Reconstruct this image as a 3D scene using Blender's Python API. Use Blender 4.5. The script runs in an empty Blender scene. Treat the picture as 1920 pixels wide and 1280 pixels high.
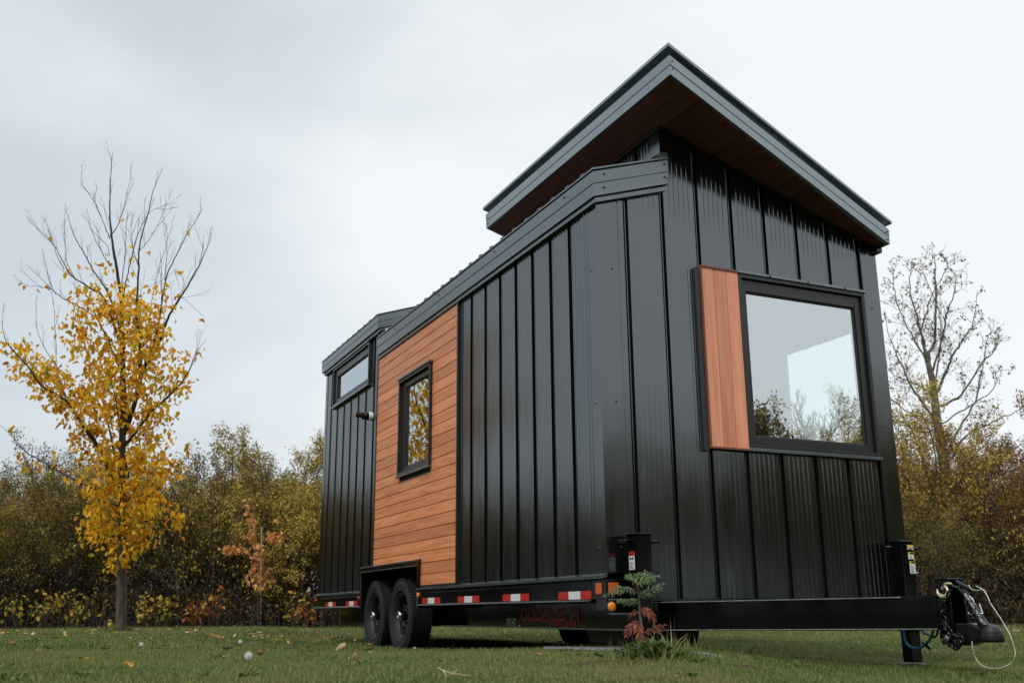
import bpy, math, random
import numpy as np
from mathutils import Matrix, Vector

# ------------------------------------------------------------------ camera, world, sun, exposure
SC = bpy.context.scene
COL = SC.collection
CAM = np.array([-3.3084, -5.6620, -0.2375])
FW = np.array([0.41003217, 0.87458206, 0.25880463])
RT = np.array([0.90625175, -0.4226726, -0.00745928])
UP = np.array([-0.10286588, -0.2376007, 0.96590089])
FPX = 1887.94

cam_data = bpy.data.cameras.new('camera')
cam = bpy.data.objects.new('camera', cam_data)
COL.objects.link(cam)
cam.matrix_world = Matrix(((RT[0], UP[0], -FW[0], CAM[0]), (RT[1], UP[1], -FW[1], CAM[1]), (RT[2], UP[2], -FW[2], CAM[2]), (0, 0, 0, 1)))
cam_data.sensor_width = 36.0
cam_data.lens = 36.0 * FPX / 1920.0
cam_data.clip_start = 0.05
cam_data.clip_end = 2000.0
cam_data.dof.use_dof = True
cam_data.dof.focus_distance = 7.0
cam_data.dof.aperture_fstop = 4.0
SC.camera = cam

SUN_AZ = math.atan2(-0.80, -0.60)
SUN_EL = math.radians(46)
world = bpy.data.worlds.new('World')
SC.world = world
world.use_nodes = True
wt = world.node_tree
wt.nodes.clear()
w_out = wt.nodes.new('ShaderNodeOutputWorld')
w_sky = wt.nodes.new('ShaderNodeTexSky')
w_sky.sky_type = 'NISHITA'
w_sky.sun_disc = False
w_sky.sun_elevation = SUN_EL
w_sky.sun_rotation = SUN_AZ
w_bg = wt.nodes.new('ShaderNodeBackground')
w_bg.inputs['Strength'].default_value = 0.10
wt.links.new(w_sky.outputs[0], w_bg.inputs['Color'])
w_tc = wt.nodes.new('ShaderNodeTexCoord')
w_map = wt.nodes.new('ShaderNodeMapping')
w_map.inputs['Scale'].default_value = (1.0, 1.0, 2.2)
w_map.inputs['Rotation'].default_value = (0.2, 0.35, 0.9)
wt.links.new(w_tc.outputs['Generated'], w_map.inputs['Vector'])
w_n = wt.nodes.new('ShaderNodeTexNoise')
w_n.inputs['Scale'].default_value = 1.7
w_n.inputs['Detail'].default_value = 7
w_n.inputs['Roughness'].default_value = 0.46
w_n.inputs['Distortion'].default_value = 0.3
wt.links.new(w_map.outputs[0], w_n.inputs['Vector'])
w_ramp = wt.nodes.new('ShaderNodeValToRGB')
w_ramp.color_ramp.elements[0].position = 0.27
w_ramp.color_ramp.elements[0].color = (0.64, 0.71, 0.765, 1)
w_ramp.color_ramp.elements[1].position = 0.56
w_ramp.color_ramp.elements[1].color = (0.945, 0.985, 1.005, 1)
w_dot = wt.nodes.new('ShaderNodeVectorMath')
w_dot.operation = 'DOT_PRODUCT'
w_dot.inputs[1].default_value = (0.50, -0.22, -0.10)      # vignette put into the sky colour: greyer towards the left of the view
wt.links.new(w_tc.outputs['Generated'], w_dot.inputs[0])
w_add = wt.nodes.new('ShaderNodeMath')
w_add.operation = 'ADD'
wt.links.new(w_n.outputs['Fac'], w_add.inputs[0])
wt.links.new(w_dot.outputs['Value'], w_add.inputs[1])
wt.links.new(w_add.outputs[0], w_ramp.inputs['Fac'])
w_cl = wt.nodes.new('ShaderNodeBackground')
# an overcast deck is brighter overhead than towards the horizon
w_sep = wt.nodes.new('ShaderNodeSeparateXYZ')
wt.links.new(w_tc.outputs['Generated'], w_sep.inputs[0])
w_zen = wt.nodes.new('ShaderNodeMapRange')
w_zen.interpolation_type = 'SMOOTHSTEP'
w_zen.inputs['From Min'].default_value = 0.52
w_zen.inputs['From Max'].default_value = 1.0
w_zen.inputs['To Min'].default_value = 1.0
w_zen.inputs['To Max'].default_value = 2.1
wt.links.new(w_sep.outputs['Z'], w_zen.inputs['Value'])
wt.links.new(w_zen.outputs[0], w_cl.inputs['Strength'])
wt.links.new(w_ramp.outputs['Color'], w_cl.inputs['Color'])
w_mix = wt.nodes.new('ShaderNodeMixShader')
w_mix.inputs['Fac'].default_value = 0.93
wt.links.new(w_bg.outputs[0], w_mix.inputs[1])
wt.links.new(w_cl.outputs[0], w_mix.inputs[2])
wt.links.new(w_mix.outputs[0], w_out.inputs['Surface'])

sun_data = bpy.data.lights.new('sun', 'SUN')
sun_data.energy = 1.9
sun_data.angle = math.radians(11)
sun_data.color = (1.0, 0.955, 0.89)
sun = bpy.data.objects.new('sun', sun_data)
COL.objects.link(sun)
sdir = Vector((math.sin(SUN_AZ) * math.cos(SUN_EL), math.cos(SUN_AZ) * math.cos(SUN_EL), math.sin(SUN_EL)))
sun.rotation_euler = sdir.to_track_quat('Z', 'Y').to_euler()

SC.view_settings.view_transform = 'Standard'
SC.view_settings.look = 'None'
SC.view_settings.exposure = 0.0
SC.view_settings.gamma = 1.0
SC.cycles.max_bounces = 8
SC.cycles.diffuse_bounces = 3
SC.cycles.glossy_bounces = 4
SC.cycles.transparent_max_bounces = 10

# ------------------------------------------------------------------ helpers
RNG = np.random.default_rng(7)
random.seed(7)


def ray(x, y):
    return FW + RT * ((x - 960) / FPX) - UP * ((y - 640) / FPX)


def at_depth(x, y, t):
    return CAM + ray(x, y) * t


def on(x, y, axis, val):
    d = ray(x, y)
    return CAM + d * ((val - CAM[axis]) / d[axis])


def ss(a, b, x):
    t = np.clip((x - a) / (b - a), 0, 1)
    return t * t * (3 - 2 * t)


def ground_z(X, Y):
    X = np.asarray(X, float)
    Y = np.asarray(Y, float)
    dep = (X - CAM[0]) * 0.4245 + (Y - CAM[1]) * 0.9054
    ang = ((X - CAM[0]) * 0.9054 - (Y - CAM[1]) * 0.4245) / np.maximum(np.abs(dep), 2.0)
    z = -0.465 - 0.115 * ss(5.6, 9.6, dep) + 0.03 * ss(13, 20, dep) - 0.03 * ss(1.0, 3.0, X)
    z = z - 0.11 * ss(0.13, 0.34, ang) * (1 - ss(9.0, 14.0, dep))
    z = z + 0.10 * ss(0.17, 0.34, -ang) * ss(6.5, 10.5, dep) * (1 - ss(13.5, 21.0, dep))
    z = z + 0.010 * np.sin(X * 1.3 + 0.4) * np.cos(Y * 1.1) + 0.006 * np.sin(X * 3.1 + Y * 2.3)
    return z


LOCAL = [False]


def link_part(o, parent):
    """parts are modelled in world coordinates (or in their thing's own when LOCAL is set)"""
    if parent is None:
        return
    o.parent = parent
    if parent.type == 'EMPTY' and not LOCAL[0]:
        o.matrix_parent_inverse = Matrix.Translation(-Vector(parent.location))


class MB:
    """collects geometry for one mesh object"""

    def __init__(self):
        self.v = []
        self.f = []
        self.mi = []
        self.n = 0

    def add(self, verts, faces, mat=0):
        base = self.n
        for p in verts:
            self.v.append((float(p[0]), float(p[1]), float(p[2])))
        self.n += len(verts)
        for f in faces:
            self.f.append(tuple(i + base for i in f))
            self.mi.append(mat)
        return self

    def quad(self, a, b, c, d, mat=0):
        return self.add([a, b, c, d], [(0, 1, 2, 3)], mat)

    def box(self, x0, x1, y0, y1, z0, z1, mat=0):
        v = [(x0, y0, z0), (x1, y0, z0), (x1, y1, z0), (x0, y1, z0), (x0, y0, z1), (x1, y0, z1), (x1, y1, z1), (x0, y1, z1)]
        return self.add(v, [(0, 3, 2, 1), (4, 5, 6, 7), (0, 1, 5, 4), (1, 2, 6, 5), (2, 3, 7, 6), (3, 0, 4, 7)], mat)

    def obox(self, c, ax, ay, az, mat=0):
        """box with half-axis vectors ax, ay, az about c"""
        c, ax, ay, az = (np.asarray(k, float) for k in (c, ax, ay, az))
        v = [c + sx * ax + sy * ay + sz * az for sz in (-1, 1) for sx, sy in ((-1, -1), (1, -1), (1, 1), (-1, 1))]
        return self.add(v, [(0, 3, 2, 1), (4, 5, 6, 7), (0, 1, 5, 4), (1, 2, 6, 5), (2, 3, 7, 6), (3, 0, 4, 7)], mat)

    def prism(self, poly, ext, mat=0):
        """closed planar polygon extruded by vector ext"""
        n = len(poly)
        p = [np.asarray(k, float) for k in poly]
        e = np.asarray(ext, float)
        v = p + [k + e for k in p]
        f = [tuple(range(n - 1, -1, -1)), tuple(range(n, 2 * n))]
        f += [(i, (i + 1) % n, n + (i + 1) % n, n + i) for i in range(n)]
        return self.add(v, f, mat)

    def tube(self, path, radii, n=6, mat=0, caps=True):
        P = np.asarray(path, float)
        m = len(P)
        if np.isscalar(radii):
            radii = [radii] * m
        T = np.zeros_like(P)
        T[1:-1] = P[2:] - P[:-2]
        T[0] = P[1] - P[0]
        T[-1] = P[-1] - P[-2]
        T /= np.linalg.norm(T, axis=1)[:, None] + 1e-12
        ref = np.array([0, 0, 1.0]) if abs(T[0][2]) < 0.9 else np.array([1.0, 0, 0])
        vs = []
        u = None
        a = np.arange(n) * 2 * np.pi / n
        for i in range(m):
            if u is None:
                u = np.cross(T[i], ref)
            else:
                u = u - T[i] * (u @ T[i])
            u /= np.linalg.norm(u) + 1e-12
            w = np.cross(T[i], u)
            ring = P[i] + radii[i] * (np.cos(a)[:, None] * u + np.sin(a)[:, None] * w)
            vs.extend(ring)
        f = []
        for i in range(m - 1):
            for k in range(n):
                k2 = (k + 1) % n
                f.append((i * n + k, i * n + k2, (i + 1) * n + k2, (i + 1) * n + k))
        if caps:
            f.append(tuple(range(n - 1, -1, -1)))
            f.append(tuple((m - 1) * n + k for k in range(n)))
        return self.add(vs, f, mat)

    def lathe(self, c, axis, prof, n=32, mat=0):
        """profile [(distance along axis, radius)] spun about axis through c"""
        c = np.asarray(c, float)
        ax = np.asarray(axis, float)
        ax = ax / np.linalg.norm(ax)
        ref = np.array([0, 0, 1.0]) if abs(ax[2]) < 0.9 else np.array([1.0, 0, 0])
        u = np.cross(ax, ref)
        u /= np.linalg.norm(u)
        w = np.cross(ax, u)
        a = np.arange(n) * 2 * np.pi / n
        vs = []
        for d, r in prof:
            vs.extend(c + ax * d + r * (np.cos(a)[:, None] * u + np.sin(a)[:, None] * w))
        f = []
        for i in range(len(prof) - 1):
            for k in range(n):
                k2 = (k + 1) % n
                f.append((i * n + k, i * n + k2, (i + 1) * n + k2, (i + 1) * n + k))
        return self.add(vs, f, mat)

    def build(self, name, mats, parent=None, smooth=False, bevel=0.0):
        me = bpy.data.meshes.new(name)
        me.from_pydata(self.v, [], self.f)
        if not isinstance(mats, (list, tuple)):
            mats = [mats]
        for m in mats:
            me.materials.append(m)
        if len(mats) > 1:
            me.polygons.foreach_set('material_index', self.mi)
        if smooth:
            me.polygons.foreach_set('use_smooth', [True] * len(me.polygons))
        me.update()
        o = bpy.data.objects.new(name, me)
        COL.objects.link(o)
        link_part(o, parent)
        if bevel:
            b = o.modifiers.new('bevel', 'BEVEL')
            b.width = bevel
            b.segments = 2
            b.limit_method = 'ANGLE'
        return o


def mesh_np(name, verts, faces_flat, loop_total, mat, parent=None, smooth=False):
    """big meshes straight from numpy arrays"""
    me = bpy.data.meshes.new(name)
    me.vertices.add(len(verts))
    me.vertices.foreach_set('co', np.ascontiguousarray(verts, dtype=np.float32).ravel())
    me.loops.add(len(faces_flat))
    me.loops.foreach_set('vertex_index', np.ascontiguousarray(faces_flat, dtype=np.int32))
    me.polygons.add(len(loop_total))
    ls = np.concatenate([[0], np.cumsum(loop_total)[:-1]]).astype(np.int32)
    me.polygons.foreach_set('loop_start', ls)
    me.polygons.foreach_set('loop_total', np.asarray(loop_total, dtype=np.int32))
    if smooth:
        me.polygons.foreach_set('use_smooth', np.ones(len(loop_total), dtype=bool))
    me.materials.append(mat)
    me.update(calc_edges=True)
    o = bpy.data.objects.new(name, me)
    COL.objects.link(o)
    link_part(o, parent)
    return o


def tag(o, label=None, cat=None, group=None, kind=None):
    if label:
        o['label'] = label
    if cat:
        o['category'] = cat
    if group:
        o['group'] = group
    if kind:
        o['kind'] = kind
    return o


def thing(name, loc, label, cat, group=None):
    o = bpy.data.objects.new(name, None)
    COL.objects.link(o)
    o.location = tuple(float(k) for k in loc)
    o.empty_display_size = 0.2
    return tag(o, label, cat, group)


# ------------------------------------------------------------------ materials
def new_mat(name):
    m = bpy.data.materials.new(name)
    m.use_nodes = True
    nt = m.node_tree
    b = nt.nodes['Principled BSDF']
    return m, nt, b


def noise(nt, scale, detail=4, rough=0.55, coord='Object', vscale=None, dist=0.0):
    tc = nt.nodes.new('ShaderNodeTexCoord')
    n = nt.nodes.new('ShaderNodeTexNoise')
    n.inputs['Scale'].default_value = scale
    n.inputs['Detail'].default_value = detail
    n.inputs['Roughness'].default_value = rough
    n.inputs['Distortion'].default_value = dist
    if vscale:
        mp = nt.nodes.new('ShaderNodeMapping')
        mp.inputs['Scale'].default_value = vscale
        nt.links.new(tc.outputs[coord], mp.inputs['Vector'])
        nt.links.new(mp.outputs[0], n.inputs['Vector'])
    else:
        nt.links.new(tc.outputs[coord], n.inputs['Vector'])
    return n


def ramp(nt, src, stops):
    r = nt.nodes.new('ShaderNodeValToRGB')
    e = r.color_ramp.elements
    while len(e) < len(stops):
        e.new(0.5)
    for k, (p, c) in enumerate(stops):
        e[k].position = p
        e[k].color = (*c, 1) if len(c) == 3 else c
    nt.links.new(src, r.inputs['Fac'])
    return r


def bump(nt, b, src, strength, dist=0.01):
    bp = nt.nodes.new('ShaderNodeBump')
    bp.inputs['Strength'].default_value = strength
    bp.inputs['Distance'].default_value = dist
    nt.links.new(src, bp.inputs['Height'])
    nt.links.new(bp.outputs[0], b.inputs['Normal'])


def painted(name, col, rough, metallic=0.0, var=0.25, scale=9, fine=900, bstr=0.06, spec=0.5, coat=0.0, ior=1.5, tint=None, wave=0.0, streak=False):
    m, nt, b = new_mat(name)
    b.inputs['IOR'].default_value = ior
    if tint:
        b.inputs['Specular Tint'].default_value = (*tint, 1)
    # rain streaks run down the sheet when asked for
    n = noise(nt, 5.0, 7, 0.62, vscale=(2.2, 2.2, 0.16), dist=0.4) if streak else noise(nt, scale, 6)
    c = np.array(col)
    lo, hi = c * (1 - var), c * (1 + var)
    r = ramp(nt, n.outputs['Fac'], [(0.3, tuple(lo)), (0.7, tuple(hi))])
    nt.links.new(r.outputs[0], b.inputs['Base Color'])
    rr = ramp(nt, n.outputs['Fac'], [(0.3, (rough * (0.72 if streak else 0.88),) * 3), (0.7, (min(1, rough * (1.4 if streak else 1.15)),) * 3)])
    nt.links.new(rr.outputs[0], b.inputs['Roughness'])
    b.inputs['Metallic'].default_value = metallic
    b.inputs['Specular IOR Level'].default_value = spec
    b.inputs['Coat Weight'].default_value = coat
    if bstr:
        n2 = noise(nt, fine, 2)
        bump(nt, b, n2.outputs['Fac'], bstr, 0.002)
        if wave:
            # slight oil-canning of thin sheet
            n3 = noise(nt, 2.2, 2, vscale=(1.6, 1.6, 0.5))
            b2 = nt.nodes.new('ShaderNodeBump')
            b2.inputs['Strength'].default_value = wave
            b2.inputs['Distance'].default_value = 0.03
            nt.links.new(n3.outputs['Fac'], b2.inputs['Height'])
            fine_b = b.inputs['Normal'].links[0].from_node
            nt.links.new(b2.outputs[0], fine_b.inputs['Normal'])
    return m


M = {}
M['siding'] = painted('dark_siding_metal', (0.0055, 0.0065, 0.0068), 0.12, ior=2.2, tint=(0.87, 0.95, 1.0), var=0.3, scale=3, fine=420, bstr=0.06, wave=0.18, streak=True)
M['trim'] = painted('dark_trim_metal', (0.030, 0.038, 0.043), 0.24, ior=2.35, tint=(0.86, 0.96, 1.0), var=0.12, scale=3, fine=420, bstr=0.08)
M['fascia'] = painted('sky_lit_fascia_metal', (0.125, 0.155, 0.172), 0.22, ior=2.5, tint=(0.88, 0.97, 1.0), var=0.10, scale=3, fine=420, bstr=0.06)  # sky reflection on the upper fascia put into a paler base colour
M['roof'] = painted('roof_metal', (0.030, 0.034, 0.037), 0.40, spec=0.55, bstr=0.05)
M['frame'] = painted('window_frame_vinyl', (0.013, 0.0135, 0.014), 0.34, spec=0.5, var=0.1, bstr=0.04)
M['black'] = painted('glossy_black_paint', (0.0025, 0.0027, 0.003), 0.07, spec=0.40, var=0.2, scale=5, fine=160, bstr=0.0)
M['matt_black'] = painted('matt_black_underseal', (0.004, 0.004, 0.004), 0.9, spec=0.1)
M['black_rough'] = painted('satin_black_paint', (0.004, 0.004, 0.0045), 0.33, spec=0.35, var=0.2)
M['edge'] = painted('painted_edge_glint', (0.30, 0.32, 0.33), 0.4, metallic=0.7, var=0.3, scale=20)  # pale metal for highlights painted along the black steel edges
M['chrome'] = painted('chrome', (0.72, 0.74, 0.76), 0.14, metallic=1.0, var=0.08, bstr=0.0)
M['zinc'] = painted('zinc_bolt', (0.33, 0.34, 0.35), 0.38, metallic=0.8)
M['brass'] = painted('yellow_zinc_plating', (0.62, 0.53, 0.34), 0.35, metallic=0.55, var=0.15)
M['rim'] = painted('black_rim', (0.014, 0.016, 0.018), 0.32, spec=0.6)
M['rubber'] = painted('tyre_rubber', (0.010, 0.0115, 0.0145), 0.7, spec=0.35, var=0.3, scale=14, fine=240, bstr=0.25)
M['red'] = painted('red_reflective_tape', (0.42, 0.018, 0.012), 0.35, var=0.12, scale=40)
M['white'] = painted('white_reflective_tape', (0.62, 0.64, 0.64), 0.35, var=0.14, scale=30, fine=120, bstr=0.3)
M['amber'] = painted('amber_lens', (0.75, 0.20, 0.012), 0.2, var=0.12, scale=60, coat=0.5)
M['orange'] = painted('orange_reflector', (0.50, 0.10, 0.015), 0.25, var=0.1, scale=60, coat=0.4)
M['letter_red'] = painted('dull_red_vinyl', (0.48, 0.030, 0.022), 0.4, var=0.2, scale=30)
M['letter_white'] = painted('white_vinyl', (0.84, 0.85, 0.83), 0.4, var=0.05)
M['sticker'] = painted('sticker_paper', (0.68, 0.70, 0.69), 0.45, var=0.05)
M['sticker_black'] = painted('sticker_ink', (0.02, 0.02, 0.02), 0.5, var=0.05)
M['sticker_yellow'] = painted('sticker_yellow', (0.60, 0.44, 0.06), 0.45, var=0.05)
M['teal'] = painted('teal_rubber', (0.012, 0.17, 0.24), 0.42, var=0.15)
M['cable'] = painted('pale_cable', (0.55, 0.57, 0.53), 0.45, var=0.15)
M['plaster'] = painted('interior_white', (0.74, 0.75, 0.74), 0.7, var=0.04, bstr=0.0)
M['floorwood'] = painted('interior_floor', (0.22, 0.15, 0.10), 0.5, var=0.2, bstr=0.0)
M['lampwhite'] = painted('white_plastic', (0.70, 0.71, 0.71), 0.4, var=0.04)
M['alu'] = painted('dull_aluminium', (0.36, 0.38, 0.39), 0.45, metallic=0.6, var=0.3, scale=30)


def wood(name, axis, run, pitch, origin, c0, c1, c2, rough=0.42):
    """board cladding: axis = coordinate across boards, run = coordinate along the grain"""
    m, nt, b = new_mat(name)
    tc = nt.nodes.new('ShaderNodeTexCoord')
    sep = nt.nodes.new('ShaderNodeSeparateXYZ')
    nt.links.new(tc.outputs['Object'], sep.inputs[0])
    mth = nt.nodes.new('ShaderNodeMath')
    mth.operation = 'SUBTRACT'
    mth.inputs[1].default_value = origin
    nt.links.new(sep.outputs[axis], mth.inputs[0])
    dv = nt.nodes.new('ShaderNodeMath')
    dv.operation = 'DIVIDE'
    dv.inputs[1].default_value = pitch
    nt.links.new(mth.outputs[0], dv.inputs[0])
    fl = nt.nodes.new('ShaderNodeMath')
    fl.operation = 'FLOOR'
    nt.links.new(dv.outputs[0], fl.inputs[0])
    wn = nt.nodes.new('ShaderNodeTexWhiteNoise')
    wn.noise_dimensions = '1D'
    nt.links.new(fl.outputs[0], wn.inputs['W'])
    # grain: stretched noise, shifted per board
    vs = [38.0, 38.0, 38.0]
    vs['XYZ'.index(run)] = 1.6
    mp = nt.nodes.new('ShaderNodeMapping')
    mp.inputs['Scale'].default_value = vs
    nt.links.new(tc.outputs['Object'], mp.inputs['Vector'])
    off = nt.nodes.new('ShaderNodeVectorMath')
    off.operation = 'MULTIPLY_ADD'
    off.inputs[1].default_value = (37, 37, 37)
    nt.links.new(wn.outputs['Color'], off.inputs[0])
    nt.links.new(mp.outputs[0], off.inputs[2])
    gn = nt.nodes.new('ShaderNodeTexNoise')
    gn.inputs['Scale'].default_value = 1.0
    gn.inputs['Detail'].default_value = 7
    gn.inputs['Roughness'].default_value = 0.62
    gn.inputs['Distortion'].default_value = 0.8
    nt.links.new(off.outputs[0], gn.inputs['Vector'])
    r = ramp(nt, gn.outputs['Fac'], [(0.28, c0), (0.5, c1), (0.72, c2)])
    hs = nt.nodes.new('ShaderNodeHueSaturation')
    nt.links.new(r.outputs[0], hs.inputs['Color'])
    vr = nt.nodes.new('ShaderNodeMapRange')
    vr.inputs['To Min'].default_value = 0.82
    vr.inputs['To Max'].default_value = 1.14
    nt.links.new(wn.outputs['Value'], vr.inputs['Value'])
    nt.links.new(vr.outputs[0], hs.inputs['Value'])
    nt.links.new(hs.outputs[0], b.inputs['Base Color'])
    b.inputs['Roughness'].default_value = rough
    b.inputs['Specular IOR Level'].default_value = 0.4
    bump(nt, b, gn.outputs['Fac'], 0.25, 0.004)
    return m


WC = ((0.42, 0.135, 0.050), (0.64, 0.230, 0.092), (0.74, 0.315, 0.140))
M['clad'] = wood('cedar_look_boards', 'Z', 'Y', 0.1035, 0.0, *WC)
M['board'] = wood('cedar_look_upright_boards', 'X', 'Z', 0.1077, 0.834, (0.56, 0.205, 0.115), (0.70, 0.285, 0.165), (0.77, 0.36, 0.22))
M['soffit'] = wood('shaded_soffit_boards', 'X', 'Y', 0.142, 0.0, (0.10, 0.030, 0.021), (0.175, 0.056, 0.040), (0.24, 0.082, 0.058), 0.5)  # eave shade put into the colour: a darkened copy of the cedar
M['cladtrim'] = painted('red_brown_trim', (0.19, 0.055, 0.028), 0.45, var=0.15)


def glass_mat(name, refl, tint):
    m = bpy.data.materials.new(name)
    m.use_nodes = True
    nt = m.node_tree
    nt.nodes.clear()
    out = nt.nodes.new('ShaderNodeOutputMaterial')
    tr = nt.nodes.new('ShaderNodeBsdfTransparent')
    tr.inputs['Color'].default_value = (*tint, 1)
    gl = nt.nodes.new('ShaderNodeBsdfGlossy')
    gl.inputs['Roughness'].default_value = 0.0
    gl.inputs['Color'].default_value = (0.91, 0.98, 1.0, 1)
    lw = nt.nodes.new('ShaderNodeLayerWeight')
    lw.inputs['Blend'].default_value = 0.5
    fr = nt.nodes.new('ShaderNodeMath')
    fr.operation = 'POWER'
    fr.inputs[1].default_value = 4.0
    nt.links.new(lw.outputs['Facing'], fr.inputs[0])
    mr = nt.nodes.new('ShaderNodeMapRange')
    mr.inputs['To Min'].default_value = refl
    mr.inputs['To Max'].default_value = 1.0
    nt.links.new(fr.outputs[0], mr.inputs['Value'])
    mx = nt.nodes.new('ShaderNodeMixShader')
    nt.links.new(mr.outputs[0], mx.inputs['Fac'])
    nt.links.new(tr.outputs[0], mx.inputs[1])
    nt.links.new(gl.outputs[0], mx.inputs[2])
    nz = noise(nt, 1.4, 2)
    bp = nt.nodes.new('ShaderNodeBump')
    bp.inputs['Strength'].default_value = 0.02
    bp.inputs['Distance'].default_value = 0.02
    nt.links.new(nz.outputs['Fac'], bp.inputs['Height'])
    nt.links.new(bp.outputs[0], gl.inputs['Normal'])
    nt.links.new(mx.outputs[0], out.inputs['Surface'])
    return m


M['glass'] = glass_mat('window_glass', 0.60, (0.88, 0.94, 0.93))
M['glass_clear'] = glass_mat('clear_glass', 0.06, (0.90, 0.95, 0.95))


def leaf_mat(name, stops, trans=0.35, rough=0.55, patch=None):
    m = bpy.data.materials.new(name)
    m.use_nodes = True
    nt = m.node_tree
    nt.nodes.clear()
    out = nt.nodes.new('ShaderNodeOutputMaterial')
    geo = nt.nodes.new('ShaderNodeNewGeometry')
    r = ramp(nt, geo.outputs['Random Per Island'], stops)
    n = noise(nt, 60, 3)
    hs = nt.nodes.new('ShaderNodeHueSaturation')
    mr = nt.nodes.new('ShaderNodeMapRange')
    mr.inputs['To Min'].default_value = 0.7
    mr.inputs['To Max'].default_value = 1.3
    nt.links.new(n.outputs['Fac'], mr.inputs['Value'])
    nt.links.new(mr.outputs[0], hs.inputs['Value'])
    src = r.outputs[0]
    if patch:
        # drier and lusher patches of the lawn
        pn = noise(nt, 0.9, 5, 0.6)
        pf = ramp(nt, pn.outputs['Fac'], [(0.42, (0, 0, 0)), (0.68, (0.75, 0.75, 0.75))])
        pm = nt.nodes.new('ShaderNodeMixRGB')
        nt.links.new(pf.outputs[0], pm.inputs[0])
        nt.links.new(src, pm.inputs[1])
        pm.inputs[2].default_value = (*patch, 1)
        src = pm.outputs[0]
    nt.links.new(src, hs.inputs['Color'])
    p = nt.nodes.new('ShaderNodeBsdfPrincipled')
    p.inputs['Roughness'].default_value = rough
    p.inputs['Specular IOR Level'].default_value = 0.3
    nt.links.new(hs.outputs[0], p.inputs['Base Color'])
    t = nt.nodes.new('ShaderNodeBsdfTranslucent')
    nt.links.new(hs.outputs[0], t.inputs['Color'])
    mx = nt.nodes.new('ShaderNodeMixShader')
    mx.inputs['Fac'].default_value = trans
    nt.links.new(p.outputs[0], mx.inputs[1])
    nt.links.new(t.outputs[0], mx.inputs[2])
    nt.links.new(mx.outputs[0], out.inputs['Surface'])
    return m


M['leaf_yellow'] = leaf_mat('yellow_autumn_leaf', [(0.0, (0.46, 0.17, 0.012)), (0.2, (0.78, 0.36, 0.014)), (0.6, (0.88, 0.53, 0.022)), (0.86, (0.78, 0.54, 0.03)), (0.95, (0.44, 0.40, 0.035)), (1.0, (0.20, 0.24, 0.03))], 0.4)
M['leaf_orange'] = leaf_mat('orange_pink_leaf', [(0.0, (0.86, 0.42, 0.25)), (0.4, (0.90, 0.50, 0.19)), (0.8, (0.90, 0.52, 0.11)), (1.0, (0.80, 0.36, 0.24))], 0.4)
M['leaf_willow'] = leaf_mat('olive_yellow_leaf', [(0.0, (0.11, 0.08, 0.016)), (0.35, (0.27, 0.20, 0.032)), (0.75, (0.46, 0.345, 0.055)), (1.0, (0.58, 0.39, 0.055))], 0.3)
M['leaf_olive'] = leaf_mat('dull_olive_leaf', [(0.0, (0.05, 0.036, 0.012)), (0.4, (0.12, 0.088, 0.022)), (0.8, (0.215, 0.165, 0.036)), (1.0, (0.30, 0.20, 0.038))], 0.3)
M['leaf_gold'] = leaf_mat('golden_leaf', [(0.0, (0.24, 0.15, 0.03)), (0.4, (0.44, 0.30, 0.05)), (0.8, (0.56, 0.42, 0.085)), (1.0, (0.36, 0.32, 0.08))], 0.3)
M['leaf_brown'] = leaf_mat('brown_autumn_leaf', [(0.0, (0.088, 0.044, 0.018)), (0.5, (0.188, 0.094, 0.027)), (0.85, (0.275, 0.156, 0.037)), (1.0, (0.338, 0.125, 0.037))], 0.3)
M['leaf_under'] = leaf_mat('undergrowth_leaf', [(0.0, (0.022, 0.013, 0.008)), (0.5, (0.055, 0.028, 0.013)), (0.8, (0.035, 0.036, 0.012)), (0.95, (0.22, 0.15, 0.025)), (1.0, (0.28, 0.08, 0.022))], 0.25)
M['leaf_red'] = leaf_mat('red_undergrowth_leaf', [(0.0, (0.26, 0.045, 0.02)), (0.5, (0.36, 0.13, 0.025)), (1.0, (0.40, 0.26, 0.03))], 0.3)
M['leaf_yg'] = leaf_mat('yellow_green_undergrowth_leaf', [(0.0, (0.120, 0.144, 0.024)), (0.5, (0.360, 0.264, 0.036)), (1.0, (0.528, 0.324, 0.036))], 0.3)
M['sumac_green'] = leaf_mat('green_sumac_leaflet', [(0.0, (0.060, 0.105, 0.035)), (0.6, (0.10, 0.155, 0.055)), (1.0, (0.17, 0.20, 0.08))], 0.25)
M['sumac_red'] = leaf_mat('red_sumac_leaflet', [(0.0, (0.12, 0.03, 0.018)), (0.6, (0.24, 0.065, 0.03)), (1.0, (0.36, 0.14, 0.055))], 0.3)
M['grass'] = leaf_mat('grass_blade', [(0.0, (0.060, 0.100, 0.018)), (0.4, (0.120, 0.178, 0.036)), (0.75, (0.190, 0.245, 0.062)), (0.92, (0.27, 0.26, 0.10)), (1.0, (0.43, 0.37, 0.18))], 0.25, patch=(0.24, 0.205, 0.085))
M['weed'] = leaf_mat('weed_leaf', [(0.0, (0.045, 0.075, 0.018)), (0.7, (0.085, 0.13, 0.034)), (1.0, (0.16, 0.18, 0.05))], 0.25)
M['fallen_tan'] = leaf_mat('tan_fallen_leaf', [(0.0, (0.42, 0.28, 0.15)), (1.0, (0.60, 0.45, 0.28))], 0.15)
M['fallen_yellow'] = leaf_mat('yellow_fallen_leaf', [(0.0, (0.50, 0.26, 0.05)), (1.0, (0.58, 0.36, 0.08))], 0.2)
M['fallen_brown'] = leaf_mat('brown_fallen_leaf', [(0.0, (0.17, 0.085, 0.035)), (1.0, (0.27, 0.15, 0.07))], 0.1)
M['soil'] = painted('bare_soil', (0.045, 0.030, 0.020), 0.95, var=0.5, scale=30, fine=60, bstr=0.6, spec=0.1)
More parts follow.
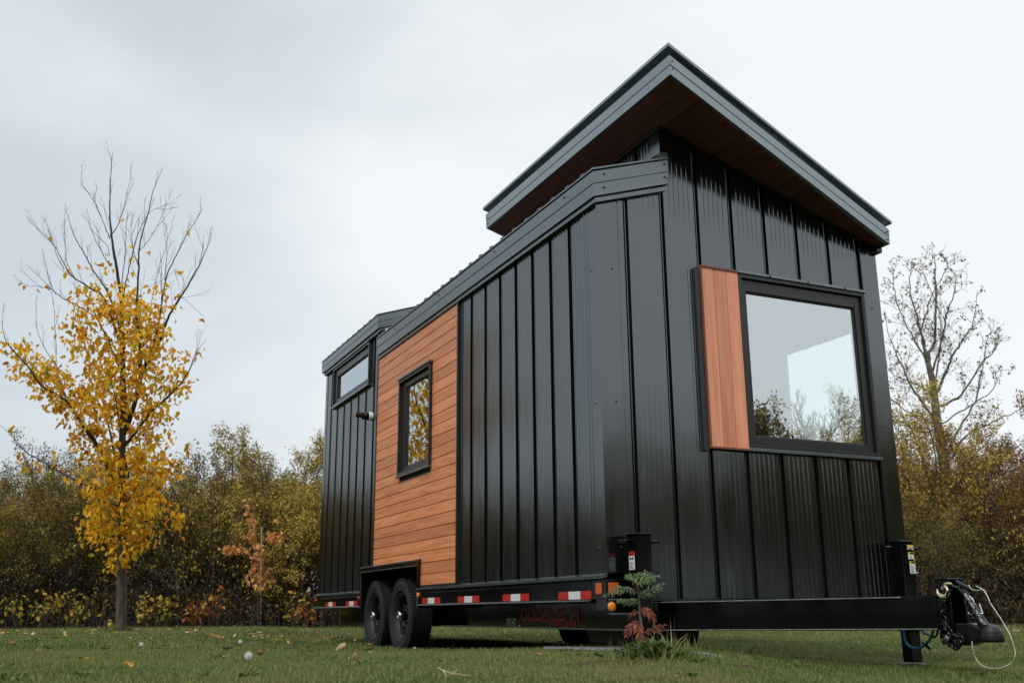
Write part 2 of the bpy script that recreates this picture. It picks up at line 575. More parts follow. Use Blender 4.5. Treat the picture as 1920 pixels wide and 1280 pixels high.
M['straw'] = painted('dry_straw', (0.50, 0.40, 0.22), 0.6, var=0.2)
M['fluff'] = painted('dandelion_fluff', (0.75, 0.75, 0.73), 0.8, var=0.05)


def bark(name, c0, c1, scale=18, vs=(1, 1, 0.22)):
    m, nt, b = new_mat(name)
    n = noise(nt, scale, 8, 0.65, vscale=vs)
    r = ramp(nt, n.outputs['Fac'], [(0.32, c0), (0.68, c1)])
    nt.links.new(r.outputs[0], b.inputs['Base Color'])
    b.inputs['Roughness'].default_value = 0.85
    bump(nt, b, n.outputs['Fac'], 0.8, 0.02)
    return m


M['bark'] = bark('grey_bark', (0.035, 0.028, 0.023), (0.15, 0.122, 0.098))
M['bark_dark'] = bark('dark_twig_bark', (0.018, 0.014, 0.012), (0.045, 0.034, 0.028))
M['bark_willow'] = bark('brown_stem_bark', (0.030, 0.023, 0.017), (0.085, 0.066, 0.048))
M['bark_pale'] = bark('pale_grey_bark', (0.075, 0.068, 0.062), (0.20, 0.185, 0.165))
M['stake'] = painted('weathered_stake', (0.42, 0.39, 0.35), 0.7, var=0.2)


def ground_mat():
    m, nt, b = new_mat('lawn_soil')
    n = noise(nt, 0.45, 6)
    n2 = noise(nt, 22, 5)
    r = ramp(nt, n.outputs['Fac'], [(0.35, (0.022, 0.036, 0.010)), (0.65, (0.045, 0.058, 0.018))])
    r2 = ramp(nt, n2.outputs['Fac'], [(0.3, (0.55, 0.55, 0.55)), (0.7, (1.25, 1.2, 1.1))])
    mx = nt.nodes.new('ShaderNodeMixRGB')
    mx.blend_type = 'MULTIPLY'
    mx.inputs[0].default_value = 1.0
    nt.links.new(r.outputs[0], mx.inputs[1])
    nt.links.new(r2.outputs[0], mx.inputs[2])
    nt.links.new(mx.outputs[0], b.inputs['Base Color'])
    b.inputs['Roughness'].default_value = 0.95
    b.inputs['Specular IOR Level'].default_value = 0.1
    bump(nt, b, n2.outputs['Fac'], 0.7, 0.03)
    return m


M['ground'] = ground_mat()
# ------------------------------------------------------------------ the tiny house
W, L = 2.553, 7.19
SL = 0.323
XC, ZC = 0.561, 3.20          # clerestory line on the front wall
YF, YB_ = 0.0, 2.52           # loft block from front to back


def zup(x):
    return ZC - SL * (x - XC)   # underside of upper roof


def zlow(x):
    return 2.735 + 0.333 * (x + 0.05)   # top of the lower left roof


house = thing('tiny_house', (W / 2, L / 2, -0.01), 'black metal clad tiny house with cedar board panels and a tilted loft roof', 'tiny house')


def rib_profile(u0, u1, first, pitch=0.3048, minors=5, h=0.030, hw=0.017):
    pts = {round(u0, 4): 0.0, round(u1, 4): 0.0}
    k = -2
    while True:
        r = first + k * pitch
        if r > u1 + pitch:
            break
        if u0 + 0.03 < r < u1 - 0.03:
            for d, n in ((-hw - .0035, 0.0), (-hw - .0015, 0.004), (-hw, -h), (-0.0035, -h), (-0.0025, -h * 0.35), (0.0025, -h * 0.35), (0.0035, -h), (hw, -h), (hw + .0015, 0.004), (hw + .0035, 0.0)):
                pts[round(r + d, 4)] = n
        for j in range(1, minors + 1):
            m = r + 0.028 + (pitch - 0.056) * j / (minors + 1)
            if u0 + 0.012 < m < u1 - 0.012:
                for d, n in ((-0.0065, 0.0), (0.0, 0.0013), (0.0045, 0.0)):
                    pts[round(m + d, 4)] = n
        k += 1
    return sorted(pts.items())


def ribbed(mb, prof, put, zb, ztop, holes=(), breaks=()):
    """vertical ribbed sheet; put(u, n, z) -> point; holes (u0, u1, z0, z1)"""
    us = dict(prof)
    xs = np.array([p[0] for p in prof])
    ns = np.array([p[1] for p in prof])
    cuts = set(us)
    for h in holes:
        cuts.update((h[0], h[1]))
    cuts.update(breaks)
    cu = sorted(c for c in cuts if xs[0] - 1e-6 <= c <= xs[-1] + 1e-6)
    for a, b in zip(cu[:-1], cu[1:]):
        if b - a < 1e-5:
            continue
        na, nb = np.interp(a, xs, ns), np.interp(b, xs, ns)
        mid = (a + b) / 2
        e = 1e-4
        za, zb_ = ztop(min(a + e, mid)), ztop(max(b - e, mid))
        ba = zb(mid) if callable(zb) else zb
        segs = [(ba, ba, za, zb_)]
        for h in holes:
            if h[0] <= mid <= h[1]:
                segs = [(ba, ba, h[2], h[2]), (h[3], h[3], za, zb_)]
        for (l0, l1, t0, t1) in segs:
            mb.quad(put(a, na, l0), put(b, nb, l1), put(b, nb, t1), put(a, na, t0))


# --- front wall (faces -Y)
F_WIN = (1.161, 2.377, 0.856, 2.142)
putF = lambda u, n, z: (u, -n, z)
mb = MB()
ribbed(mb, rib_profile(0.15, W - 0.13, 0.2365), putF, lambda u: -0.165 if u > 0.28 else -0.012,
       lambda u: (2.60 + 0.333 * u) if u < XC else zup(u) - 0.004, holes=[(F_WIN[0] + .01, F_WIN[1] - .01, F_WIN[2] + .01, F_WIN[3] - .01)], breaks=[XC])
mb.build('front_wall', M['siding'], house)

# --- left side wall, ribbed stretch by the near corner, and the rear stretch
S_Y1, S_Y2 = 2.506, 4.865
putL = lambda u, n, z: (-n, u, z)
mb = MB()
ribbed(mb, rib_profile(0.10, S_Y1 - 0.012, 0.3905, hw=0.026), putL, -0.005, lambda u: 2.56)
mb.build('side_wall', M['siding'], house)
T_WIN = (5.20, 6.76, 2.29, 2.79)
mb = MB()
ribbed(mb, rib_profile(S_Y2 + 0.012, L - 0.08, 5.06, hw=0.028), putL, lambda u: 0.195 if u < 5.225 else -0.005, lambda u: 2.86, breaks=[5.225], holes=[(T_WIN[0] + .01, T_WIN[1] - .01, T_WIN[2] + .01, T_WIN[3] - .01)])
mb.build('rear_side_wall', M['siding'], house)

# --- other outer walls: right, back, clerestory, step wall of the rear block
P_WIN = (0.216, 1.165, 0.99, 1.972)
mb = MB()
putR = lambda u, n, z: (W + n, u, z)
ribbed(mb, rib_profile(0.1, L - 0.08, 0.4), putR, -0.16, lambda u: 2.535 if u < YB_ else (2.62 if u < S_Y2 else 2.86), holes=[P_WIN], breaks=[YB_, S_Y2])
mb.build('right_wall', M['siding'], house)
mb = MB()
ribbed(mb, rib_profile(0.0, W, 0.25), lambda u, n, z: (u, L + n, z), -0.01, lambda u: 2.86 + 0.333 * min(u, W - u))
mb.build('back_wall', M['siding'], house)
mb = MB()
ribbed(mb, rib_profile(0.12, YB_, 0.33, h=0.021), lambda u, n, z: (XC - n, u, z), 2.86, lambda u: zup(XC) - 0.004)
ribbed(mb, rib_profile(XC, W, 0.7), lambda u, n, z: (u, YB_ + n, z), 2.5, lambda u: zup(u) - 0.004)
mb.box(XC - 0.012, XC + 0.02, -0.004, 0.125, 2.90, ZC - 0.006)
mb.build('clerestory_wall', M['siding'], house)
mb = MB()
ribbed(mb, rib_profile(0.02, W - .02, 0.2), lambda u, n, z: (u, S_Y2 - 0.03 - n, z), 2.5, lambda u: 2.90 + 0.333 * min(u, W - u))
mb.build('step_wall', M['siding'], house)

# --- cedar cladding on the side wall: boards with real V joints
CW = (3.138, 4.062, 1.09, 2.072)
PIT = 0.1035
mb = MB()
k = 0
Z0 = -0.004
while k * PIT + Z0 < 2.54:
    z0 = Z0 + k * PIT
    z1 = min(z0 + PIT, 2.545)
    prof = [(0.012, z0), (0.022, z0 + 0.005), (0.022, z1 - 0.004), (0.012, z1 - 0.001)]
    ylo = S_Y1 + 0.002
    spans = [(ylo, S_Y2 - 0.006)]
    if z1 > CW[2] + 0.03 and z0 < CW[3] - 0.03:
        spans = [(ylo, CW[0] + 0.03), (CW[1] - 0.03, S_Y2 - 0.006)]
    elif z0 < 0.20:
        spans = [(ylo, 3.45)]
    for a, b in spans:
        for (n0, q0), (n1, q1) in zip(prof[:-1], prof[1:]):
            mb.quad((-n0, a, q0), (-n0, b, q0), (-n1, b, q1), (-n1, a, q1))
    k += 1
clad = mb.build('cladding', M['clad'], house)
clad['label'] = 'reddish cedar boards laid level on the side wall'
mb = MB()
mb.box(-0.010, 0.004, S_Y1, 3.43, Z0, CW[2] - 0.02)
mb.box(-0.010, 0.004, 3.43, S_Y2 - .004, 0.195, CW[2] - 0.02)
mb.box(-0.010, 0.004, S_Y1, CW[0] + 0.02, CW[2] - 0.02, CW[3] + 0.02)
mb.box(-0.010, 0.004, CW[1] - 0.02, S_Y2 - .004, CW[2] - 0.02, CW[3] + 0.02)
mb.box(-0.010, 0.004, S_Y1, S_Y2 - .004, CW[3] + 0.02, 2.545)
mb.build('cladding_backing', M['sticker_black'], house)
mb = MB()
mb.box(-0.030, 0.0, S_Y1 - 0.022, S_Y1 + 0.001, -0.004, 2.548)
mb.build('cladding_trim', M['frame'], house)
mb = MB()
mb.box(-0.030, 0.0, S_Y2 - 0.008, S_Y2 + 0.022, 0.243, 2.87)
mb.build('cladding_trim', M['frame'], house)
mb = MB()
mb.box(-0.030, 0.0, S_Y1 + 0.001, 3.45, -0.012, 0.004)
mb.build('cladding_trim', M['frame'], house)

# --- corner trims with screws
sc = MB()


def screw(p, ax):
    sc.lathe(p, ax, [(0.0, 0.0075), (0.003, 0.0075), (0.006, 0.005), (0.0075, 0.0)], 8)


mb = MB()
poly = [(-0.006, 0.215), (-0.006, -0.006), (0.205, -0.006), (0.205, 0.0005), (0.0005, 0.0005), (0.0005, 0.215)]
mb.prism([(x, y, -0.008) for x, y in poly], (0, 0, 2.585))
# pencil creases of the flange
for d in (0.125, 0.165):
    mb.prism([(-0.006, d - .005, -0.006), (-0.0095, d, -0.006), (-0.006, d + .004, -0.006)], (0, 0, 2.57))
mb.prism([(0.165 - .005, -0.006, -0.006), (0.165, -0.0095, -0.006), (0.169, -0.006, -0.006)], (0, 0, 2.57))
mb.build('corner_trim', M['siding'], house)
mb = MB()
poly = [(W - 0.155, -0.006), (W + 0.006, -0.006), (W + 0.006, 0.12), (W - 0.0005, 0.12), (W - 0.0005, 0.0005), (W - 0.155, 0.0005)]
mb.prism([(x, y, -0.16) for x, y in poly], (0, 0, 2.69))
mb.build('corner_trim', M['siding'], house)
mb = MB()
mb.box(-0.006, 0.0005, L - 0.09, L + 0.006, -0.008, 2.86)
mb.build('corner_trim', M['siding'], house)
for z in (0.155, 1.103, 2.035):
    screw((-0.006, 0.078, z), (-1, 0, 0))
    screw((0.106, -0.006, z), (0, -1, 0))
    screw((2.466, -0.006, z), (0, -1, 0))
    screw((-0.006, L - 0.045, z), (-1, 0, 0))
    screw((-0.006, L - 0.045, z + .45), (-1, 0, 0))

# --- base flashing along the side
for a, b in ((-0.008, 3.43), (5.22, L + 0.005)):
    mb = MB()
    mb.prism([(-0.004, a, -0.006), (-0.050, a, -0.022), (-0.050, a, -0.040), (-0.004, a, -0.030)], (0, b - a, 0))
    mb.build('base_flashing', M['trim'], house)


# --- window builder in a wall frame: put(u, n, z), n outward
def window(name, rect, glass, put, casing, sash, depth, proud, gmat, mat, drip=True, cw=None):
    """rect = outer (u0,u1,z0,z1); glass = pane rect"""
    u0, u1, z0, z1 = rect
    g0, g1, h0, h1 = glass

    def bar(mb, a, b, c, d, n0, n1):
        v = [put(*q) for q in ((a, n0, c), (b, n0, c), (b, n0, d), (a, n0, d), (a, n1, c), (b, n1, c), (b, n1, d), (a, n1, d))]
        mb.add(v, [(0, 1, 2, 3), (4, 7, 6, 5), (0, 4, 5, 1), (1, 5, 6, 2), (2, 6, 7, 3), (3, 7, 4, 0)])

    def ring(mb, o, i, n0, n1):
        bar(mb, o[0], i[0], o[2], o[3], n0, n1)
        bar(mb, i[1], o[1], o[2], o[3], n0, n1)
        bar(mb, i[0], i[1], o[2], i[2], n0, n1)
        bar(mb, i[0], i[1], i[3], o[3], n0, n1)
    c = casing
    mb = MB()
    r1 = (u0 + c, u1 - c, z0 + c, z1 - c)
    ring(mb, rect, r1, -0.06, proud)
    win = mb.build(name, mat, house, bevel=0.003)
    mb = MB()
    r2 = (r1[0] + .004, r1[1] - .004, r1[2] + .004, r1[3] - .004)
    ring(mb, r2, (g0, g1, h0, h1), depth - 0.05, depth + 0.018)
    # glazing bead
    ring(mb, (g0, g1, h0, h1), (g0 + .010, g1 - .010, h0 + .010, h1 - .010), depth - 0.03, depth + 0.006)
    mb.build('sash', mat, win, bevel=0.003)
    mb = MB()
    mb.add([put(g0, depth - .006, h0), put(g1, depth - .006, h0), put(g1, depth - .006, h1), put(g0, depth - .006, h1)], [(0, 1, 2, 3)])
    p = mb.build('pane', gmat, win)
    if drip:
        mb = MB()
        bar(mb, u0 - .012, u1 + .012, z1 + 0.001, z1 + 0.022, 0.002, proud + 0.012)
        mb.build('drip_cap', M['trim'], win, bevel=0.002)
        mb = MB()
        bar(mb, u0 - .008, u1 + .008, z0 - 0.024, z0 - 0.001, 0.002, proud + 0.012)
        mb.build('sill', M['trim'], win, bevel=0.002)
    return win


putFw = lambda u, n, z: (u, -n, z)
fw_ = window('window', F_WIN, (1.243, 2.285, 0.945, 2.02), putFw, 0.030, 0.05, -0.012, 0.030, M['glass'], M['frame'])
fw_['label'] = 'large nearly square front window reflecting the sky'
for k in range(3):
    screw((1.45 + k * 0.36, -0.044, 2.154), (0, -1, 0))
sw = window('window', CW, (3.245, 3.935, 1.165, 1.985), putL, 0.028, 0.05, 0.0, 0.052, M['glass'], M['frame'])
sw['label'] = 'narrow side window in the cedar boards reflecting yellow leaves'
tw = window('window', T_WIN, (5.30, 6.62, 2.37, 2.67), putL, 0.030, 0.05, -0.008, 0.034, M['glass'], M['frame'])
tw['label'] = 'long low transom window high on the rear side wall'
pw = window('window', P_WIN, (0.262, 1.12, 1.035, 1.93), putR, 0.02, 0.04, -0.02, 0.025, M['glass_clear'], M['frame'], drip=False)
pw['label'] = 'far window in the right wall seen through the front window'

# --- upright cedar panel beside the front window
mb = MB()
PX0, PX1, PZ0, PZ1 = 0.834, 1.156, 0.846, 2.142
bw = (PX1 - PX0) / 3
for k in range(3):
    a, b = PX0 + k * bw, PX0 + (k + 1) * bw
    for (u0, n0), (u1, n1) in (((a + .001, .030), (a + .005, .038)), ((a + .005, .038), (b - .004, .038)), ((b - .004, .038), (b - .0005, .030))):
        mb.quad((u0, -n0, PZ0), (u1, -n1, PZ0), (u1, -n1, PZ1), (u0, -n0, PZ1))
mb.box(PX0, PX1, -0.0298, -0.003, PZ0, PZ1)
bp_ = mb.build('accent_panel', M['board'], house)
bp_['label'] = 'upright cedar boards beside the front window'
mb = MB()
mb.box(PX0 - .012, PX1, -0.046, -0.003, PZ1, PZ1 + 0.014)
mb.box(PX0 - .012, PX1, -0.046, -0.003, PZ0 - 0.014, PZ0)
mb.box(PX0 - .012, PX0 - .0005, -0.042, -0.003, PZ0, PZ1)
mb.build('panel_trim', M['cladtrim'], bp_)
mb = MB()
mb.box(PX0 - .055, PX0 - .013, -0.030, -0.002, PZ0 - 0.03, PZ1 - .01)
mb.build('channel', M['sticker_black'], bp_)


# --- roofs
def sweep(mb, path, prof, closed=False, scale=None):
    """sweep profile [(outward, dz)] along plan path [(x,y,z)], outward is to the right of travel"""
    P = [np.array(p, float) for p in path]
    m = len(P)
    rings = []
    for i in range(m):
        dirs = []
        if closed or i > 0:
            d = (P[i] - P[i - 1])[:2]
            dirs.append(d / np.linalg.norm(d))
        if closed or i < m - 1:
            d = (P[(i + 1) % m] - P[i])[:2]
            dirs.append(d / np.linalg.norm(d))
        ns = [np.array([d[1], -d[0]]) for d in dirs]
        if len(ns) == 2:
            b = ns[0] + ns[1]
            b /= np.linalg.norm(b)
            b = b / (b @ ns[0])
        else:
            b = ns[0]
        rings.append([(P[i][0] + b[0] * o, P[i][1] + b[1] * o, P[i][2] + dz * (scale[i] if scale else 1.0)) for o, dz in prof])
    for i in range(m if closed else m - 1):
        A, B = rings[i], rings[(i + 1) % m]
        for k in range(len(prof) - 1):
            mb.quad(A[k], B[k], B[k + 1], A[k + 1])
    return rings


# fascia profiles: outward offset, height above the underside
FAS_UP = [(-0.03, -0.004), (0.0, -0.004), (0.002, 0.052), (-0.004, 0.055), (-0.004, 0.058), (0.003, 0.060), (0.005, 0.118), (-0.036, 0.122), (-0.036, 0.160), (0.004, 0.1655),
          (0.026, 0.166), (0.026, 0.186), (0.0, 0.190), (-0.2, 0.192)]
UX0, UX1 = 0.29, 2.585
UY = [(-0.559, UX0), (-0.144, UX1)]
UB = 2.57
yfr = lambda x: -0.559 + (x - UX0) * (0.415 / (UX1 - UX0))
up_path = [(UX0, UB, zup(UX0)), (UX0, -0.559, zup(UX0)), (UX1, -0.144, zup(UX1)), (UX1, UB, zup(UX1))]
mb = MB()
TALL = [1.15, 1.15, 1.0, 1.0]     # the fascia is a little deeper along the high edge
mb.add([(x, y, z + 0.19 * k) for (x, y, z), k in zip(up_path, TALL)] + [(x, y, z + 0.10) for x, y, z in up_path], [(0, 1, 2, 3), (7, 6, 5, 4)])
roof = mb.build('upper_roof', M['roof'], house)
mb = MB()
sweep(mb, up_path, FAS_UP, closed=True, scale=TALL)
fa = mb.build('fascia', M['fascia'], roof)
# soffit boards, each clipped by the slanted front edge
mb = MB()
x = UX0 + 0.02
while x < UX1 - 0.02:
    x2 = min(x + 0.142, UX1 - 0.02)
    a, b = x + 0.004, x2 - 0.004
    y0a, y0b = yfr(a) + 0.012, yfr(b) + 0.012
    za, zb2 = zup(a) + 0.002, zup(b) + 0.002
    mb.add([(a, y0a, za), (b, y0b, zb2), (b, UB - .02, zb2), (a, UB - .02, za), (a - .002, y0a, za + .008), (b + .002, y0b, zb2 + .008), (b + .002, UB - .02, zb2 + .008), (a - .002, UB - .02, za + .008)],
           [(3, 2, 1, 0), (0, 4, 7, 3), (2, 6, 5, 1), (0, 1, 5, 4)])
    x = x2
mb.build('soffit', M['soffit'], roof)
mb = MB()
for dx in (0.0,):
    # angle trim where wall and soffit meet
    mb.prism([(XC, -0.004, zup(XC) - 0.024), (W, -0.004, zup(W) - 0.024), (W, -0.004, zup(W) - 0.002), (XC, -0.004, zup(XC) - 0.002)], (0, -0.018, 0))
    mb.prism([(XC - 0.004, -0.02, zup(XC) - 0.024), (XC - 0.004, YB_, zup(XC) - 0.024), (XC - 0.004, YB_, zup(XC) - 0.002), (XC - 0.004, -0.02, zup(XC) - 0.002)], (-0.018, 0, 0))
mb.box(W - .02, W + .035, -0.055, 0.05, zup(W) - 0.055, zup(W) - 0.006)
mb.build('soffit_trim', M['frame'], roof)


def roof_sheet(mb, y0, y1, x0, zx0, x1, slope, first, thick=0.02):
    """ribbed sheet sloping up with +X, ribs run along X"""
    for k in range(0, 40):
        y = first + k * 0.2286
        if y > y1 - 0.03:
            break
        prof = [(y - 0.030, 0.0), (y - 0.016, 0.036), (y + 0.016, 0.036), (y + 0.030, 0.0)]
        A = [(x0 - 0.035, q, zx0 - slope * 0.035 + h) for q, h in prof]
        B = [(x1, q, zx0 + slope * (x1 - x0) + h) for q, h in prof]
        mb.add(A + B, [(0, 1, 5, 4), (1, 2, 6, 5), (2, 3, 7, 6), (0, 3, 2, 1)])
    mb.prism([(x0 - .02, y0, zx0 - slope * .02), (x1, y0, zx0 + slope * (x1 - x0)), (x1, y0, zx0 + slope * (x1 - x0) - thick), (x0 - .02, y0, zx0 - slope * .02 - thick)], (0, y1 - y0, 0))


FAS_LOW = [(-0.05, -0.001), (0.0, 0.0), (0.002, 0.086), (-0.004, 0.089), (-0.004, 0.093), (0.003, 0.095), (0.005, 0.180), (-0.012, 0.184), (-0.012, 0.192), (0.010, 0.193), (0.010, 0.206), (-0.02, 0.208)]
FRIEZE = [(-0.02, 0.0), (0.014, 0.0), (0.016, 0.030), (0.010, 0.034), (-0.02, 0.034)]
E = 0.055
mb = MB()
zb0 = 2.728 - 0.205
roof_sheet(mb, -0.05, YB_ + .02, -0.02, zb0 + 0.206, XC, 0.333, 0.10)
roof_sheet(mb, YB_ + .021, S_Y2 - .04, -0.02, zb0 + 0.206, W / 2, 0.333, 0.10 + 0.2286 * 11)
lroof = mb.build('lower_roof', M['roof'], house)
mb = MB()
mb.prism([(W / 2, YB_ + .021, zb0 + .222 + .333 * (W / 2 + .02)), (W + .1, YB_ + .021, 2.66), (W + .1, YB_ + .021, 2.60), (W / 2, YB_ + .021, zb0 + .19 + .333 * (W / 2 + .02))], (0, S_Y2 - .04 - YB_ - .021, 0))
mb.build('roof_back_slope', M['roof'], lroof)
mb = MB()
lp = [(-E, S_Y2 - 0.035, zb0), (-E, -E - 0.01, zb0), (XC + 0.005, -E - 0.01, zb0 + 0.333 * (XC + E))]
sweep(mb, lp, FAS_LOW)
# end cap on the front return
mb.prism([(XC + 0.005, -E - 0.012, lp[2][2]), (XC + 0.008, -E - 0.012, lp[2][2] + 0.206), (XC + 0.008, 0.0, lp[2][2] + 0.206), (XC + 0.005, 0.0, lp[2][2])], (0.006, 0, 0))
fl_ = mb.build('fascia', M['trim'], lroof)
mb = MB()
fp = [(-0.022, S_Y2 - 0.035, zb0 - 0.034), (-0.022, -0.028, zb0 - 0.034), (XC + 0.0, -0.028, zb0 - 0.034 + 0.333 * (XC + .022))]
sweep(mb, fp, FRIEZE)
mb.build('frieze_trim', M['trim'], lroof)
# flashing bent up at the joint of the low roof and the clerestory wall
mb = MB()
mb.prism([(XC - 0.10, -0.066, 2.925), (XC - 0.03, -0.066, 2.968), (XC + 0.016, -0.066, 2.975), (XC + 0.018, -0.066, 2.74), (XC + 0.008, -0.066, 2.74)], (0, 0.062, 0))
mb.build('flashing', M['roof'], lroof)
for dx, dz in ((0.03, 0.05), (0.03, 0.15), (0.54, 0.05), (0.54, 0.15)):
    screw((dx, -E - 0.016, zb0 + 0.333 * (dx + E) + dz), (0, -1, 0))
for yy in (0.35, 1.6, 2.9, 4.2):
    screw((-E - 0.007, yy, zb0 + 0.15), (-1, 0, 0))
for dz in (0.03, 0.09):
    screw((UX0 + .012, -0.571, zup(UX0) + dz), (0, -1, 0))
    screw((UX1 - .03, -0.158, zup(UX1) + dz), (0.2, -1, 0))
    screw((UX0 - 0.005, UB - .04, zup(UX0) + dz), (-1, 0, 0))

# rear block roof
mb = MB()
zr0 = 2.835
roof_sheet(mb, S_Y2 - .06, L + .04, -0.02, zr0 + 0.166, W / 2, 0.333, S_Y2 + 0.06)
rroof = mb.build('rear_roof', M['roof'], house)
mb = MB()
mb.prism([(W / 2, S_Y2 - .06, zr0 + .178 + .333 * (W / 2 + .02)), (W + .06, S_Y2 - .06, zr0 + .17), (W + .06, S_Y2 - .06, zr0 + .12), (W / 2, S_Y2 - .06, zr0 + .14 + .333 * (W / 2 + .02))], (0, L + .1 - S_Y2, 0))
mb.build('roof_back_slope', M['roof'], rroof)
mb = MB()
FR2 = [(o, dz * 0.80) for o, dz in FAS_LOW]
rp = [(W / 2, L + 0.045, zr0 + .333 * (W / 2 + .06)), (-0.06, L + 0.045, zr0), (-0.06, S_Y2 - 0.07, zr0), (W / 2, S_Y2 - 0.07, zr0 + .333 * (W / 2 + .06))]
sweep(mb, rp, FR2)
mb.build('fascia', M['trim'], rroof)
mb = MB()
rp = [(-0.024, L + 0.01, zr0 - .034), (-0.024, S_Y2 - 0.045, zr0 - .034), (W / 2, S_Y2 - 0.045, zr0 - .034 + .333 * (W / 2 + .02))]
sweep(mb, rp, FRIEZE)
mb.build('frieze_trim', M['trim'], rroof)
sc.build('screws', M['frame'], house)['kind'] = 'stuff'

# --- interior shell
mb = MB()
i0, i1 = 0.09, W - 0.10
mb.box(i0, i1, 0.062, 3.40, 0.0, 0.06)
mb.box(0.27, i1, 3.40, L - .1, 0.0, 0.06)
mb.build('interior_floor', M['floorwood'], house)
mb = MB()
mb.box(0.03, i1, 0.10, YB_ - .08, 2.36, 2.40)
mb.box(0.03, i1, YB_, S_Y2 - .1, 2.56, 2.60)
mb.box(0.03, i1, S_Y2 - .1, L - .08, 2.81, 2.84)
# front liner round the window
mb.box(0.03, F_WIN[0], 0.062, 0.098, 0.062, 2.36)
mb.box(F_WIN[1], i1, 0.062, 0.098, 0.062, 2.36)
mb.box(F_WIN[0], F_WIN[1], 0.062, 0.098, 0.062, F_WIN[2])
mb.box(F_WIN[0], F_WIN[1], 0.062, 0.098, F_WIN[3], 2.36)
# right liner round its window
a, b, c, d = P_WIN
mb.box(i1, W - 0.045, 0.062, a, 0.062, 2.40)
mb.box(i1, W - 0.045, b, L - .1, 0.062, 2.84)
mb.box(i1, W - 0.045, a, b, 0.062, c)
mb.box(i1, W - 0.045, a, b, d, 2.40)
# left liner
mb.box(0.062, i0, 0.1, CW[0], 0.30, 2.36)
mb.box(0.062, i0, CW[0], CW[1], 0.30, CW[2])
mb.box(0.062, i0, CW[0], CW[1], CW[3], 2.56)
mb.box(0.062, i0, CW[1], T_WIN[0], 0.30, 2.56)
mb.box(0.062, i0, T_WIN[0], T_WIN[1], 0.30, T_WIN[2])
mb.box(0.062, i0, T_WIN[1], L - .1, 0.062, 2.81)
# partition behind the front room, back liner
mb.box(i0, i1, YB_ - .08, YB_, 0.062, 2.56)
mb.box(i0, i1, L - .1, L - .06, 0.062, 2.81)
mb.build('interior_wall', M['plaster'], house)

# --- little camera lamp on the rear side wall
LY, LZ = 5.03, 1.875
mb = MB()
mb.lathe((-0.022, LY, LZ), (-1, 0, 0), [(0, 0.0), (0, 0.044), (0.006, 0.048), (0.036, 0.048), (0.050, 0.045), (0.050, 0.0)], 28)
wl = mb.build('wall_camera', M['lampwhite'], house, smooth=False, bevel=0.002)
mb = MB()
mb.lathe((-0.0725, LY, LZ), (-1, 0, -0.06), [(0, 0.041), (0.03, 0.042), (0.05, 0.036), (0.06, 0.037), (0.075, 0.037), (0.08, 0.030), (0.08, 0.0)], 28)
mb.build('camera_body', M['black'], wl, smooth=False)
mb = MB()
a = np.linspace(-0.2, math.pi + 0.2, 15)
r0, r1 = 0.040, 0.043
ring = lambda xx, r: [(xx, LY + r * math.cos(t), LZ - 0.006 + r * math.sin(t)) for t in a]
R0, R1, R2, R3 = ring(-0.125, r0), ring(-0.205, r0), ring(-0.205, r1), ring(-0.125, r1)
for k in range(14):
    mb.quad(R0[k], R0[k + 1], R1[k + 1], R1[k])
    mb.quad(R3[k], R2[k], R2[k + 1], R3[k + 1])
    mb.quad(R1[k], R1[k + 1], R2[k + 1], R2[k])
mb.build('sun_shield', M['black'], wl)

# ------------------------------------------------------------------ the trailer under the house
trailer = thing('trailer', (W / 2, L / 2, -0.5), 'glossy black tandem axle flatbed trailer carrying the tiny house', 'trailer')
FY0, FY1 = 3.43, 5.215      # wheel opening
mb = MB()
mb.box(0.0, W, 0.02, FY0, -0.170, -0.020)
mb.box(0.26, W - .26, FY0, FY1, -0.170, -0.020)
mb.box(0.0, W, FY1, L + .04, -0.170, -0.020)
mb.build('deck', M['black'], trailer)


def side_rail(y0, y1):
    mb = MB()
    # rolled edge channel: web with rounded top lip and bottom flange
    prof = [(0.0, -0.044), (-0.032, -0.044), (-0.036, -0.050), (-0.036, -0.060), (-0.030, -0.066), (-0.030, -0.166), (-0.034, -0.172), (-0.046, -0.1725), (-0.046, -0.1785), (0.0, -0.1785)]
    mb.prism([(x, y0, z) for x, z in prof], (0, y1 - y0, 0))
    mb.build('side_rail', M['black'], trailer)
    mb = MB()
    mb.box(-0.0475, -0.0462, y0, y1, -0.1775, -0.1735)  # pale strip painting the highlight on the bottom flange
    mb.build('rail_glint', M['edge'], trailer)


side_rail(0.16, FY0 - 0.01)
side_rail(FY1 + 0.01, L + 0.09)

# reflective tape on the rail: red, white, red
for yc in (0.385, 1.30, 2.21, 3.075, 5.59, 6.47):
    mb = MB()
    h = 0.228
    mb.box(-0.0325, -0.0305, yc - h, yc - 0.082, -0.163, -0.112, 0)
    mb.box(-0.0325, -0.0305, yc - 0.082, yc + 0.082, -0.163, -0.112, 1)
    mb.box(-0.0325, -0.0305, yc + 0.082, yc + h, -0.163, -0.112, 0)
    mb.build('reflective_tape', [M['red'], M['white']], trailer)

# main frame I-beams
for xs, nm in ((0.30, -1), (W - 0.30, 1)):
    mb = MB()
    mb.box(xs - 0.006, xs + 0.006, 0.0, L, -0.352, -0.176)
    mb.box(xs - 0.055, xs + 0.055, 0.0, L, -0.365, -0.352)
    mb.box(xs - 0.055, xs + 0.055, 0.0, L, -0.176, -0.1705)
    mb.build('frame_beam', M['black'], trailer)
mb = MB()
mb.box(0.2445, 0.2452, 0.02, 3.55, -0.3635, -0.3535)  # painted highlight along the lower beam flange
mb.build('beam_glint', M['edge'], trailer)
mb = MB()
for y in np.arange(0.5, L, 0.6):
    mb.box(0.312, W - 0.312, y, y + 0.05, -0.30, -0.1712)
mb.build('cross_member', M['black_rough'], trailer)['kind'] = 'stuff'
